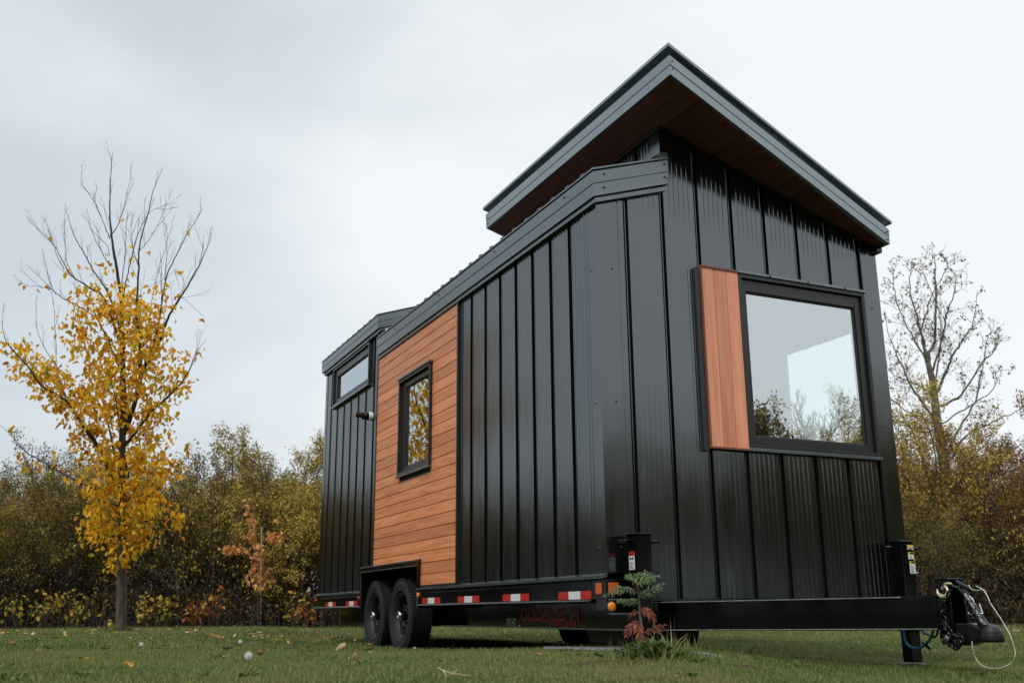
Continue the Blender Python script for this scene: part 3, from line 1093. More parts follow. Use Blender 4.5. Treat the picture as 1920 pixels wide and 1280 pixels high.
# dark block hung between the beams
mb = MB()
mb.prism([(0.42, 0.02, -0.30), (0.42, 1.10, -0.30), (0.42, 1.0, -0.47), (0.42, 0.10, -0.47)], (0.30, 0, 0))
mb.build('underbody_block', M['black_rough'], trailer, bevel=0.01)

# front header with the corner box
mb = MB()
mb.box(-0.030, 0.25, -0.035, 0.158, -0.170, -0.046)
mb.box(-0.030, 0.06, -0.028, 0.10, -0.24, -0.170)
mb.box(0.06, W - .25, -0.028, 0.018, -0.255, -0.171)
mb.box(-0.03, 0.25, -0.050, -0.028, -0.258, -0.240)
mb.build('front_header', M['black'], trailer, bevel=0.004)
mb = MB()
mb.box(-0.028, 0.16, -0.0520, -0.0502, -0.2575, -0.2515)  # highlight lines of the header, laid on as pale strips
mb.box(-0.02, 0.16, -0.0372, -0.0352, -0.172, -0.166)
mb.build('header_glint', M['edge'], trailer)
mb = MB()
mb.box(-0.036, -0.0302, 0.02, 0.098, -0.135, -0.066)
mb.build('side_reflector', M['orange'], trailer, bevel=0.002)
mb = MB()
mb.box(-0.018, 0.055, -0.041, -0.0352, -0.135, -0.066)
mb.build('front_reflector', M['orange'], trailer, bevel=0.002)
mb = MB()
mb.lathe((-0.002, -0.03, -0.212), (0, -1, 0), [(0.0, 0.0), (0.0, 0.038), (0.010, 0.038), (0.012, 0.033), (0.012, 0.0)], 28, 1)
mb.lathe((-0.002, -0.042, -0.212), (0, -1, 0), [(0.0, 0.029), (0.006, 0.028), (0.011, 0.022), (0.014, 0.012), (0.015, 0.0)], 28, 0)
mb.build('marker_light', [M['amber'], M['rubber']], trailer, smooth=False)
for yy, col in ((3.405, 'amber'), (5.30, 'red'), (L - .03, 'red')):
    mb = MB()
    mb.lathe((-0.030, yy, -0.085), (-1, 0, 0), [(0.0, 0.0), (0.0, 0.026), (0.012, 0.024), (0.018, 0.014), (0.020, 0.0)], 18)
    mb.build('side_marker_light', M[col], trailer, smooth=True)

# fender box round the wheel pair
mb = MB()
fx0, fx1 = -0.034, 0.25
mb.box(fx0, fx1, FY0 - 0.006, FY1 + 0.006, 0.176, 0.188)
mb.box(fx0, fx1, FY0 - 0.006, FY0 + 0.006, -0.20, 0.176)
mb.box(fx0, fx1, FY1 - 0.006, FY1 + 0.006, -0.20, 0.176)
# outer apron, stepped flange above and in front
mb.box(fx0 - 0.012, fx0, FY0 - 0.055, FY1 + 0.045, 0.188, 0.232)
mb.box(fx0 - 0.012, fx0, FY0 - 0.055, FY0 + 0.004, -0.05, 0.188)
mb.box(fx0 - 0.012, fx0, FY1 - 0.006, FY1 + 0.045, -0.20, 0.188)
mb.box(fx0 - 0.012, 0.0, FY0 - 0.055, FY1 + 0.045, 0.232, 0.240)
mb.build('fender', M['black'], trailer, bevel=0.003)
mb = MB()
mb.box(fx1 + .001, fx1 + 0.01, FY0 + .007, FY1 - .007, -0.17, 0.175)
mb.box(0.0, fx1, FY0 + .007, FY1 - .007, 0.165, 0.174)
mb.build('wheel_well', M['matt_black'], trailer)
mb = MB()
mb.box(fx0 - 0.0145, fx0 - 0.0122, FY0 + 0.006, FY1 - 0.004, 0.184, 0.188)  # fender rim highlights, painted as thin pale strips
mb.box(fx0 - 0.0025, fx0 - 0.0002, FY0 + 0.002, FY0 + 0.006, -0.195, 0.183)
mb.box(fx0 - 0.0145, fx0 - 0.0122, FY1 - 0.0055, FY1 - 0.002, -0.195, 0.183)
mb.build('fender_glint', M['edge'], trailer)


# wheels
def build_wheel(side):
    """modelled at the origin, axle along X, outer face towards -X*side"""
    s = side
    A = (-1.0 * s, 0, 0)
    R = 0.352
    out = {}
    mb = MB()
    mb.lathe((0, 0, 0), A, [(0.035, 0.0), (0.035, 0.085), (0.030, 0.098), (0.020, 0.104)], 48)
    a = np.arange(48) * 2 * np.pi / 48
    for k in range(8):
        t0, t1 = 2 * np.pi * (k + 0.24) / 8, 2 * np.pi * (k + 0.76) / 8
        ts = np.linspace(t0, t1, 7)
        for q0, q1 in zip(ts[:-1], ts[1:]):
            pr = [(0.020, 0.104), (0.034, 0.125), (0.034, 0.150), (0.018, 0.172)]
            for (d0, r0), (d1, r1) in zip(pr[:-1], pr[1:]):
                mb.add([(-s * d0, r0 * math.cos(q0), r0 * math.sin(q0)), (-s * d0, r0 * math.cos(q1), r0 * math.sin(q1)), (-s * d1, r1 * math.cos(q1), r1 * math.sin(q1)), (-s * d1, r1 * math.cos(q0), r1 * math.sin(q0))], [(0, 1, 2, 3)])
    mb.lathe((0, 0, 0), A, [(0.018, 0.172), (0.012, 0.186), (0.05, 0.188), (0.070, 0.194), (0.078, 0.206), (0.088, 0.208), (0.090, 0.216), (0.080, 0.220)], 48)
    mb.lathe((0, 0, 0), A, [(-0.09, 0.20), (-0.02, 0.186), (0.012, 0.186)], 48)
    for k in range(6):
        t = 2 * np.pi * (k + .5) / 6
        mb.lathe((-s * 0.033, 0.072 * math.cos(t), 0.072 * math.sin(t)), A, [(0.0, 0.011), (0.022, 0.010), (0.026, 0.0)], 6)
    out['wheel'] = mb
    mb = MB()
    prof = [(-0.085, 0.214), (-0.104, 0.245), (-0.112, 0.285), (-0.106, 0.322), (-0.094, 0.342)]
    for u in (-0.062, -0.03, 0.0, 0.03, 0.062):
        prof += [(u - 0.010, R), (u - 0.005, R - 0.002), (u - 0.004, R - 0.010), (u + 0.004, R - 0.010), (u + 0.005, R - 0.002)]
    prof += [(0.080, R - 0.001), (0.094, 0.342), (0.106, 0.322), (0.110, 0.305), (0.113, 0.303), (0.113, 0.285), (0.110, 0.283), (0.106, 0.255), (0.107, 0.240), (0.101, 0.236), (0.085, 0.214)]
    mb.lathe((0, 0, 0), A, prof, 72)
    for k in range(64):
        t = 2 * np.pi * k / 64
        c, sn = math.cos(t), math.sin(t)
        for q in (-1, 1):
            ctr = np.array([-s * q * 0.088, (R - 0.006) * c, (R - 0.006) * sn])
            mb.obox(ctr, (0.017, 0, 0), (0, -0.0095 * sn, 0.0095 * c), np.array([-s * q * -0.004, 0.0095 * c, 0.0095 * sn]))
    for k in range(90):
        t = 2 * np.pi * (k + .3) / 90
        c, sn = math.cos(t), math.sin(t)
        for q, u in ((0, -0.046), (1, -0.015), (0, 0.015), (1, 0.046)):
            tt = t + q * 0.03
            c, sn = math.cos(tt), math.sin(tt)
            mb.obox(np.array([-s * u, (R - 0.002) * c, (R - 0.002) * sn]), (0.009, 0.003 * -sn, 0.003 * c), (0, -0.008 * sn, 0.008 * c), (0, 0.004 * c, 0.004 * sn))
    out['tyre'] = mb
    mb = MB()
    mb.lathe((-s * 0.033, 0, 0), A, [(0.0, 0.047), (0.055, 0.046), (0.060, 0.044)], 32, 1)
    mb.lathe((-s * 0.093, 0, 0), A, [(0.0, 0.042), (0.024, 0.041), (0.030, 0.038), (0.033, 0.030), (0.033, 0.018), (0.027, 0.016), (0.027, 0.0)], 32, 0)
    out['hub_cap'] = mb
    return out


GW = -0.267
for s, xc in ((1, 0.108), (-1, W - 0.108)):
    parts = build_wheel(s)
    first = None
    for yc in (4.025, 4.875):
        if first is None:
            w0 = parts['wheel'].build('wheel', M['rim'], None, smooth=False)
            t0_ = parts['tyre'].build('tyre', M['rubber'], w0, smooth=False)
            h0_ = parts['hub_cap'].build('hub_cap', [M['chrome'], M['black']], w0, smooth=True)
            first = (w0, t0_, h0_)
            w = w0
        else:
            w = first[0].copy()
            COL.objects.link(w)
            for ch in first[1:]:
                c2 = ch.copy()
                COL.objects.link(c2)
                c2.parent = w
        w.location = (xc, yc, GW)
        w.rotation_euler = (0.35 + yc, 0, 0)
        link_part(w, trailer)
mb = MB()
for yc in (4.025, 4.875):
    mb.tube([(0.2, yc, GW), (W - 0.2, yc, GW)], 0.038, 12)
    mb.lathe((0.16, yc, GW), (1, 0, 0), [(0, 0.0), (0, 0.15), (0.09, 0.15), (0.09, 0.0)], 24)
    mb.lathe((W - 0.25, yc, GW), (1, 0, 0), [(0, 0.0), (0, 0.15), (0.09, 0.15), (0.09, 0.0)], 24)
    for k in range(3):
        mb.box(0.31, 0.37, yc - 0.30 + k * .08, yc + 0.30 - k * .08, GW + 0.055 - k * 0.012, GW + 0.064 - k * 0.012)
mb.build('axle', M['black_rough'], trailer)

# tongue: the two beams run in to the coupler
TX, TY = 1.275, -1.47
for xs in (0.30, W - 0.30):
    mb = MB()
    sgn = 1 if xs < TX else -1
    a = np.array([xs - 0.0 * sgn, 0.02])
    b = np.array([TX - sgn * 0.055, TY])
    d = (b - a) / np.linalg.norm(b - a)
    nrm = np.array([d[1], -d[0]]) * (1 if xs < TX else -1)    # towards the outside
    if nrm @ (np.array([xs, 0]) - np.array([TX, 0])) < 0:
        nrm = -nrm
    z0, z1, t0, t1 = -0.363, -0.183, -0.352, -0.170

    def sec(p, zb, zt, o0, o1):
        return [np.array([p[0] + nrm[0] * o0, p[1] + nrm[1] * o0, zb]), np.array([p[0] + nrm[0] * o1, p[1] + nrm[1] * o1, zb]), np.array([p[0] + nrm[0] * o1, p[1] + nrm[1] * o1, zt]), np.array([p[0] + nrm[0] * o0, p[1] + nrm[1] * o0, zt])]
    for (za, zb_, ta, tb, o0, o1) in ((z0 + .012, z1 - .012, t0 + .012, t1 - .012, -0.008, 0.006), (z0, z0 + .012, t0, t0 + .012, -0.05, 0.05), (z1 - .012, z1, t1 - .012, t1, -0.05, 0.05)):
        A_, B_ = sec(a, za, zb_, o0, o1), sec(b, ta, tb, o0, o1)
        mb.add(A_ + B_, [(0, 3, 2, 1), (4, 5, 6, 7), (0, 1, 5, 4), (1, 2, 6, 5), (2, 3, 7, 6), (3, 0, 4, 7)])
    # shallow fold along the web
    A_, B_ = sec(a, -0.285, -0.268, 0.006, 0.010), sec(b, -0.272, -0.256, 0.006, 0.010)
    mb.add(A_ + B_, [(0, 3, 2, 1), (4, 5, 6, 7), (0, 1, 5, 4), (1, 2, 6, 5), (2, 3, 7, 6), (3, 0, 4, 7)])
    mb.build('tongue_beam', M['black'], trailer)
    if xs < TX:
        mb = MB()
        for za, ta, fr in ((z0 + .004, t0 + .004, 1.0), (z1 - .008, t1 - .008, 0.90)):
            e_ = a + (b - a) * fr
            te = za + (ta - za) * fr
            A_, B_ = sec(a + d * 0.02, za, za + 0.005, 0.0502, 0.0515), sec(e_, te, te + 0.005, 0.0502, 0.0515)
            mb.add(A_ + B_, [(0, 3, 2, 1), (4, 5, 6, 7), (0, 1, 5, 4), (1, 2, 6, 5), (2, 3, 7, 6), (3, 0, 4, 7)])
        mb.build('beam_glint', M['edge'], trailer)  # pale strips stand in for highlights on the tongue flanges


# jacks: square drop legs
def jack(x, y, zt, zg, side, stickers):
    mb = MB()
    w = 0.056
    mb.box(x - w, x + w, y - w, y + w, -0.39, zt)
    mb.box(x - w - .006, x + w + .006, y - w - .006, y + w + .006, zt, zt + 0.012)
    jk = mb.build('jack', M['black'], trailer, bevel=0.004)
    mb = MB()
    mb.box(x - w + .01, x + w - .01, y - w + .01, y + w - .01, zg, -0.39)
    mb.box(x - 0.075, x + 0.085, y - 0.08, y + 0.08, zg - 0.035, zg - 0.012)
    mb.build('inner_leg', M['black_rough'], jk, bevel=0.004)
    mb = MB()
    mb.tube([(x - w - .095, y, zt - 0.036), (x + w + .095, y, zt - 0.036)], 0.011, 10)
    mb.build('crank_bar', M['black'], jk)
    return jk


jl = jack(0.165, -0.125, 0.222, -0.53, 1, 0)
jr = jack(2.385, -0.125, 0.222, -0.60, 1, 0)


def sticker(name, c, u, v, nrm, w, h, rows, parent, head=None):
    """small decal with printed bars; u right, v up, nrm outward"""
    c, u, v, nrm = (np.asarray(k, float) for k in (c, u, v, nrm))
    mb = MB()

    def pl(a0, a1, b0, b1, lift, mat):
        q = [c + u * a + v * b + nrm * lift for a, b in ((a0, b0), (a1, b0), (a1, b1), (a0, b1))]
        mb.add(q, [(0, 1, 2, 3)], mat)
    pl(-w / 2, w / 2, -h / 2, h / 2, 0.001, 0)
    if head:
        pl(-w / 2, w / 2, h / 2 - head[0] * h, h / 2, 0.0018, head[1])
    for (a0, a1, b0, b1, m) in rows:
        pl(-w / 2 + a0 * w, -w / 2 + a1 * w, -h / 2 + b0 * h, -h / 2 + b1 * h, 0.0025, m)
    return mb.build(name, [M['sticker'], M['red'], M['sticker_yellow'], M['sticker_black']], parent)


X_, Z_ = (1, 0, 0), (0, 0, 1)
lines = lambda n, z0, z1: [(0.12, 0.86 - 0.13 * (k % 3), z0 + (z1 - z0) * k / n, z0 + (z1 - z0) * k / n + 0.32 * (z1 - z0) / n, 3) for k in range(n)]
# left jack: sticker on its left face
sticker('warning_sticker', (0.165 - .0575, -0.125, 0.066), (0, -1, 0), Z_, (-1, 0, 0), 0.068, 0.112, lines(6, 0.05, 0.48) + [(0.15, 0.45, 0.55, 0.68, 3), (0.55, 0.85, 0.55, 0.68, 3)], jl, head=(0.24, 1))
sticker('warning_sticker', (0.165, -0.125 - .0475, -0.425), X_, Z_, (0, -1, 0), 0.036, 0.040, [(0.12, 0.42, 0.2, 0.8, 3), (0.52, 0.62, 0.2, 0.8, 3), (0.7, 0.85, 0.2, 0.8, 3)], jl)
sticker('warning_sticker', (2.412, -0.125 - .0575, 0.188), X_, Z_, (0, -1, 0), 0.058, 0.034, [(0.1, 0.9, 0.2, 0.32, 3), (0.1, 0.7, 0.05, 0.12, 3)], jr, head=(0.55, 2))
sticker('warning_sticker', (2.412, -0.125 - .0575, 0.128), X_, Z_, (0, -1, 0), 0.054, 0.052, lines(3, 0.05, 0.55) + [(0.35, 0.95, 0.70, 0.95, 3)], jr, head=(0.34, 2))
sticker('warning_sticker', (2.416, -0.125 - .0575, 0.046), X_, Z_, (0, -1, 0), 0.054, 0.086, lines(6, 0.05, 0.72) + [(0.3, 0.95, 0.84, 0.97, 3)], jr, head=(0.20, 2))
mb = MB()
mb.tube([(2.43, -0.125, 0.012), (2.52, -0.125, 0.010)], 0.008, 8)
mb.build('lock_pin', M['zinc'], jr)

# lettering on the frame beam
LETT = {
    'D': [[(0, 0), (0, 1), (.75, 1), (1, .8), (1, .2), (.75, 0), (0, 0)]], 'O': [[(0, .05), (0, .95), (1, .95), (1, .05), (0, .05)]], 'U': [[(0, 1), (0, .05), (1, .05), (1, 1)]],
    'B': [[(0, 0), (0, 1), (.9, 1), (.9, .55), (0, .52)], [(.9, .55), (1, .45), (1, 0), (0, 0)]], 'L': [[(0, 1), (0, .05), (1, .05)]], 'E': [[(1, .95), (0, .95), (0, .05), (1, .05)], [(0, .5), (.8, .5)]],
    'A': [[(0, 0), (0, .95), (1, .95), (1, 0)], [(0, .42), (1, .42)]], 'T': [[(0, .95), (1, .95)], [(.5, .95), (.5, 0)]], 'R': [[(0, 0), (0, .95), (1, .95), (1, .5), (0, .5)], [(.55, .5), (1, 0)]],
    'I': [[(.5, 0), (.5, 1)]], 'S': [[(1, .95), (0, .95), (0, .52), (1, .48), (1, .05), (0, .05)]], 'H': [[(0, 0), (0, 1)], [(1, 0), (1, 1)], [(0, .5), (1, .5)]],
    '1': [[(.2, .8), (.55, 1), (.55, 0)]], '4': [[(.75, 0), (.75, 1), (0, .35), (1, .35)]], '7': [[(0, .95), (1, .95), (.4, 0)]],
}


def lettering(name, text, y_left, z0, h, w, gap, th, x, mat, slant=0.0):
    """read from the left side: text runs towards -Y"""
    mb = MB()
    y = y_left
    for ch in text:
        if ch == ' ':
            y -= w * 0.7
            continue
        ww = w * (0.35 if ch == 'I' else 1.0)
        for line in LETT[ch]:
            for (a0, b0), (a1, b1) in zip(line[:-1], line[1:]):
                p = np.array([y - a0 * ww - slant * b0 * h, z0 + b0 * h])
                q = np.array([y - a1 * ww - slant * b1 * h, z0 + b1 * h])
                d = q - p
                d = d / (np.linalg.norm(d) + 1e-9)
                nn = np.array([-d[1], d[0]]) * th / 2
                p2, q2 = p - d * th / 2, q + d * th / 2
                vs = [(x, *(p2 - nn)), (x, *(q2 - nn)), (x, *(q2 + nn)), (x, *(p2 + nn))]
                vs = [(x - 0.0006 * (mb.n % 5), v[1], v[2]) for v in vs]
                mb.add(vs, [(0, 1, 2, 3)])
        y -= ww + gap
    return mb.build(name, mat, trailer)


TXF = 0.2925
lettering('lettering', 'DOUBLE', 1.875, -0.303, 0.088, 0.090, 0.038, 0.021, TXF, M['letter_red'])
lettering('lettering', 'A', 1.045, -0.303, 0.088, 0.110, 0.044, 0.022, TXF, M['letter_red'], slant=0.12)
lettering('lettering', 'TRAILERS', 1.385, -0.350, 0.034, 0.040, 0.017, 0.0085, TXF, M['letter_red'])
lettering('lettering', 'TH147', 2.165, -0.346, 0.054, 0.024, 0.014, 0.0068, TXF, M['letter_white'])
# small red emblem: maple-like diamond leaf with a stalk on a pale bar
mb = MB()
yc, zc = 1.925, -0.318
lob = [(0, .030), (.008, .014), (.022, .016), (.016, .004), (.020, -.006), (.006, -.008), (.004, -.020), (-.004, -.020), (-.006, -.008), (-.020, -.006), (-.016, .004), (-.022, .016), (-.008, .014)]
mb.add([(TXF, yc - a, zc + b) for a, b in lob], [tuple(range(len(lob)))], 0)
mb.quad((TXF, yc + .022, zc - .034), (TXF, yc - .022, zc - .034), (TXF, yc - .022, zc - .026), (TXF, yc + .022, zc - .026), 1)
mb.build('emblem', [M['red'], M['letter_white']], trailer)

# coupler at the end of the tongue
P = lambda x, y, dx=0.0: on(x, y, 0, TX + dx)
mb = MB()
# channel: two plates joined by a web, with bolt holes
ya, yb2 = TY - 0.005, TY - 0.10
for sx in (-1, 1):
    mb.box(TX + sx * 0.052 - 0.005, TX + sx * 0.052 + 0.005, yb2, ya, -0.425, -0.085)
mb.box(TX - 0.047, TX + 0.047, ya - 0.012, ya, -0.42, -0.090)
mb.box(TX - 0.06, TX + 0.06, yb2 + 0.0, ya + 0.004, -0.088, -0.080)
cp = mb.build('coupler', M['black'], trailer, bevel=0.003)
mb = MB()
for z in (-0.13, -0.19, -0.25, -0.31):
    mb.lathe((TX - 0.0575, TY - 0.055, z), (-1, 0, 0), [(0.0, 0.0), (0.0, 0.010), (0.0015, 0.010), (0.0015, 0.0065), (0.0002, 0.0065)], 14)
mb.build('bolt_hole', M['zinc'], cp)['kind'] = 'stuff'
for z in (-0.335, -0.395):
    mb = MB()
    mb.lathe((TX - 0.057, TY - 0.05, z), (-1, 0, 0), [(0.0, 0.019), (0.014, 0.019), (0.016, 0.015), (0.016, 0.0)], 6)
    mb.build('coupler_bolt', M['zinc'], cp)
mb = MB()
# body: block rising into a neck then ball housing
q = lambda y, z: (TX - 0.048, y, z)
mb.prism([q(yb2, -0.425), q(yb2, -0.315), q(yb2 - .10, -0.315), q(yb2 - 0.15, -0.335), q(yb2 - 0.15, -0.400), q(yb2 - .05, -0.430)], (0.096, 0, 0))
mb.build('coupler_body', M['black_rough'], cp, bevel=0.008)
mb = MB()
by = yb2 - 0.185
mb.lathe((TX, by, -0.410), (0, 0, 1), [(0.0, 0.0), (0.0, 0.060), (0.012, 0.064), (0.030, 0.062), (0.055, 0.056), (0.075, 0.044), (0.088, 0.026), (0.092, 0.0)], 28)
mb.obox((TX, by + 0.035, -0.375), (0.045, 0, 0), (0, 0.06, 0.0), (0, 0, 0.034))
mb.build('ball_housing', M['black_rough'], cp, smooth=False, bevel=0.006)
mb = MB()
mb.tube([(TX, yb2 - 0.01, -0.135), (TX, yb2 - 0.05, -0.17), (TX, yb2 - 0.10, -0.245), (TX, yb2 - 0.14, -0.315), (TX, yb2 - 0.165, -0.335)], [0.016, 0.020, 0.022, 0.026, 0.022], 12)
mb.tube([(TX, yb2 + 0.0, -0.10), (TX, yb2 - 0.05, -0.125), (TX, yb2 - 0.085, -0.140)], [0.012, 0.014, 0.012], 10)
mb.build('latch_lever', M['black_rough'], cp, smooth=False)
mb = MB()
a = np.linspace(0.3, 5.4, 16)
cy_, cz_ = yb2 - 0.10, -0.225
mb.tube([(TX - 0.03, cy_ + 0.030 * math.cos(t), cz_ + 0.046 * math.sin(t)) for t in a], 0.0035, 6)
mb.tube([(TX - 0.03, cy_ - 0.03, cz_ - 0.045), (TX - 0.03, cy_ - .075, cz_ - 0.040), (TX - 0.03, cy_ - .060, cz_ + 0.01)], 0.0035, 6)
mb.build('safety_pin', M['chrome'], cp)


# breakaway cable, hose, chains and hook: all hang from the tongue, kept as parts of the trailer
def smooth_path(pts, n=8):
    P = np.array(pts, float)
    P = np.vstack([2 * P[0] - P[1], P, 2 * P[-1] - P[-2]])
    out = []
    for i in range(1, len(P) - 2):
        for t in np.linspace(0, 1, n, endpoint=False):
            a, b, c, d = P[i - 1], P[i], P[i + 1], P[i + 2]
            out.append(0.5 * (2 * b + (c - a) * t + (2 * a - 5 * b + 4 * c - d) * t * t + (3 * b - a - 3 * c + d) * t ** 3))
    out.append(P[-2])
    return np.array(out)


def pxpath(lst, dx=0.0, wob=0.0):
    return smooth_path([P(x, y, dx + wob * math.sin(3.1 * k)) for k, (x, y) in enumerate(lst)])


mb = MB()
mb.tube(pxpath([(1816, 1096), (1822, 1104), (1834, 1106), (1844, 1105), (1852, 1118), (1857, 1130), (1868, 1146), (1882, 1168), (1894, 1190), (1902, 1214), (1903, 1230), (1896, 1242), (1880, 1250), (1860, 1252), (1842, 1247), (1830, 1234), (1824, 1215), (1822, 1198)], -0.05, 0.01), 0.0021, 6)
mb.tube(pxpath([(1830, 1098), (1842, 1104), (1850, 1115), (1856, 1128)], -0.07), 0.0021, 6)
mb.build('breakaway_cable', M['cable'], trailer, smooth=True)
mb = MB()
mb.tube(pxpath([(1694, 1180), (1696, 1196), (1702, 1208), (1712, 1214), (1724, 1214), (1736, 1206), (1746, 1194), (1750, 1180)], 0.0), 0.0075, 8)
mb.tube(pxpath([(1726, 1178), (1734, 1186), (1744, 1191), (1752, 1194)], 0.02), 0.007, 8)
mb.build('hose', M['teal'], trailer, smooth=True)
mb = MB()
mb.tube(pxpath([(1758, 1180), (1757, 1188), (1753, 1193), (1748, 1192)], -0.02), 0.006, 8)
mb.build('hose_bracket', M['black'], trailer)
mb = MB()
mb.tube(pxpath([(1730, 1204), (1738, 1210), (1744, 1216)], 0.0), 0.008, 8)
mb.build('hose_bracket', M['black'], trailer)


def chain(pts, name, mat, link=0.040, r=0.0052):
    path = smooth_path(pts, 12)
    seg = np.linalg.norm(np.diff(path, axis=0), axis=1)
    cum = np.concatenate([[0], np.cumsum(seg)])
    n = max(2, int(cum[-1] / (link * 0.72)))
    mb = MB()
    for k in range(n):
        s = (k + .5) / n * cum[-1]
        c = np.array([np.interp(s, cum, path[:, j]) for j in range(3)])
        c2 = np.array([np.interp(min(s + .01, cum[-1]), cum, path[:, j]) for j in range(3)])
        c1 = np.array([np.interp(max(s - .01, 0), cum, path[:, j]) for j in range(3)])
        t = (c2 - c1) / (np.linalg.norm(c2 - c1) + 1e-9)
        ref = np.array([1.0, 0.25, 0.1])
        u = np.cross(t, ref)
        u /= np.linalg.norm(u)
        w = np.cross(t, u)
        sd = u if k % 2 else w
        a = np.linspace(0, 2 * np.pi, 13)
        mb.tube([c + t * (link * 0.5 * math.cos(x)) + sd * (link * 0.30 * math.sin(x)) for x in a], r, 5, caps=False)
    return mb.build(name, mat, trailer, smooth=True)


chain([P(1797, 1100, -.06), P(1785, 1100, -.07), P(1778, 1112, -.075), P(1772, 1130, -.075), P(1768, 1150, -.075), P(1772, 1168, -.075), P(1764, 1176, -.075), P(1768, 1195, -.075), P(1780, 1207, -.075)], 'safety_chain', M['black'])
chain([P(1776, 1168, -.08), P(1782, 1185, -.08), P(1796, 1192, -.08), P(1790, 1205, -.08), P(1800, 1210, -.08), P(1802, 1196, -.08), P(1788, 1192, -.08), P(1795, 1212, -.08), P(1780, 1210, -.08)], 'safety_chain', M['black'])
mb = MB()
hk = pxpath([(1784, 1094), (1776, 1093), (1771, 1097), (1776, 1103), (1778, 1110), (1773, 1117), (1765, 1117), (1759, 1112), (1757, 1104)], -0.075)
rr = np.interp(np.linspace(0, 1, len(hk)), [0, .25, .5, .75, 1.0], [0.006, 0.007, 0.0105, 0.013, 0.004])
mb.tube(hk, list(rr), 10)
mb.build('chain_hook', M['brass'], trailer, smooth=True)

# ------------------------------------------------------------------ lawn
xs = np.concatenate([np.linspace(-400, -30, 12)[:-1], np.linspace(-30, -9, 15)[:-1], np.linspace(-9, 10, 96)[:-1], np.linspace(10, 40, 20)[:-1], np.linspace(40, 400, 12)])
ys = np.concatenate([np.linspace(-400, -30, 12)[:-1], np.linspace(-30, -7, 14)[:-1], np.linspace(-7, 12, 96)[:-1], np.linspace(12, 40, 24)[:-1], np.linspace(40, 400, 12)])
GX, GY = np.meshgrid(xs, ys)
GZ = ground_z(GX, GY)
verts = np.stack([GX.ravel(), GY.ravel(), GZ.ravel()], 1)
nx, ny = len(xs), len(ys)
i = np.arange(nx * ny).reshape(ny, nx)
quads = np.stack([i[:-1, :-1], i[:-1, 1:], i[1:, 1:], i[1:, :-1]], -1).reshape(-1, 4)
lawn = mesh_np('lawn', verts, quads.ravel(), np.full(len(quads), 4), M['ground'], smooth=True)
tag(lawn, 'short mown green lawn reaching back to the thicket', 'lawn', kind='structure')


def scatter(n, d0, d1, power):
    """points on the lawn in a wedge before the camera, d = distance"""
    u = RNG.random(n)
    d = (d0 ** power + u * (d1 ** power - d0 ** power)) ** (1 / power)
    lat = (RNG.random(n) * 2 - 1) * (0.60 * d + 0.6)
    f2 = FW[:2] / np.linalg.norm(FW[:2])
    r2 = np.array([f2[1], -f2[0]])
    X = CAM[0] + f2[0] * d + r2[0] * lat
    Y = CAM[1] + f2[1] * d + r2[1] * lat
    return X, Y, d


def patch_noise(X, Y):
    return (np.sin(X * 2.1 + 1.3 * np.sin(Y * 1.7)) + np.sin(Y * 2.7 + 1.1 * np.sin(X * 1.9 + 2)) + 0.7 * np.sin(X * 5.3 + Y * 4.1)) / 2.7


def blades(X, Y, h, w, lean=0.5):
    n = len(X)
    Z = ground_z(X, Y) - 0.004
    base = np.stack([X, Y, Z], 1)
    a = RNG.random(n) * 2 * np.pi
    side = np.stack([np.cos(a), np.sin(a), np.zeros(n)], 1) * (w / 2)[:, None]
    b = RNG.random(n) * 2 * np.pi
    ln = np.abs(RNG.normal(0, lean, n))
    lean_v = np.stack([np.cos(b) * ln, np.sin(b) * ln, np.ones(n)], 1)
    lean_v /= np.linalg.norm(lean_v, axis=1)[:, None]
    mid = base + lean_v * (h * 0.55)[:, None]
    l2 = lean_v + np.stack([np.cos(b) * ln, np.sin(b) * ln, -0.25 * ln], 1) * 0.8
    l2 /= np.linalg.norm(l2, axis=1)[:, None]
    tip = mid + l2 * (h * 0.5)[:, None]
    V = np.stack([base - side, base + side, mid + side * 0.8, mid - side * 0.8, tip], 1).reshape(-1, 3)
    o = np.arange(n)[:, None] * 5
    F = np.concatenate([o + np.array([[0, 1, 2, 3]]), o + np.array([[3, 2, 4]])], 1).reshape(-1)
    T = np.tile([4, 3], n)
    return V, F, T


bits = []
for (n, d0, d1, pw, hh, ww) in ((230000, 2.3, 7.5, 1.3, 0.022, 0.0026), (150000, 7.0, 15.0, 1.3, 0.029, 0.0050), (70000, 14.5, 29.0, 1.4, 0.046, 0.011)):
    X, Y, d = scatter(n, d0, d1, pw)
    pn = patch_noise(X, Y)
    h = hh * (0.65 + 0.75 * RNG.random(n)) * (1 + 0.30 * pn)
    bits.append(blades(X, Y, h, ww * (0.7 + 0.6 * RNG.random(n))))
V = np.concatenate([b[0] for b in bits])
off = np.cumsum([0] + [len(b[0]) for b in bits[:-1]])
F = np.concatenate([b[1] + o for b, o in zip(bits, off)])
T = np.concatenate([b[2] for b in bits])
gr = mesh_np('grass', V, F, T, M['grass'])
tag(gr, 'short green grass blades covering the lawn', 'grass', kind='stuff')


# ------------------------------------------------------------------ leaves and branches
def unit(v):
    return v / (np.linalg.norm(v, axis=-1, keepdims=True) + 1e-9)


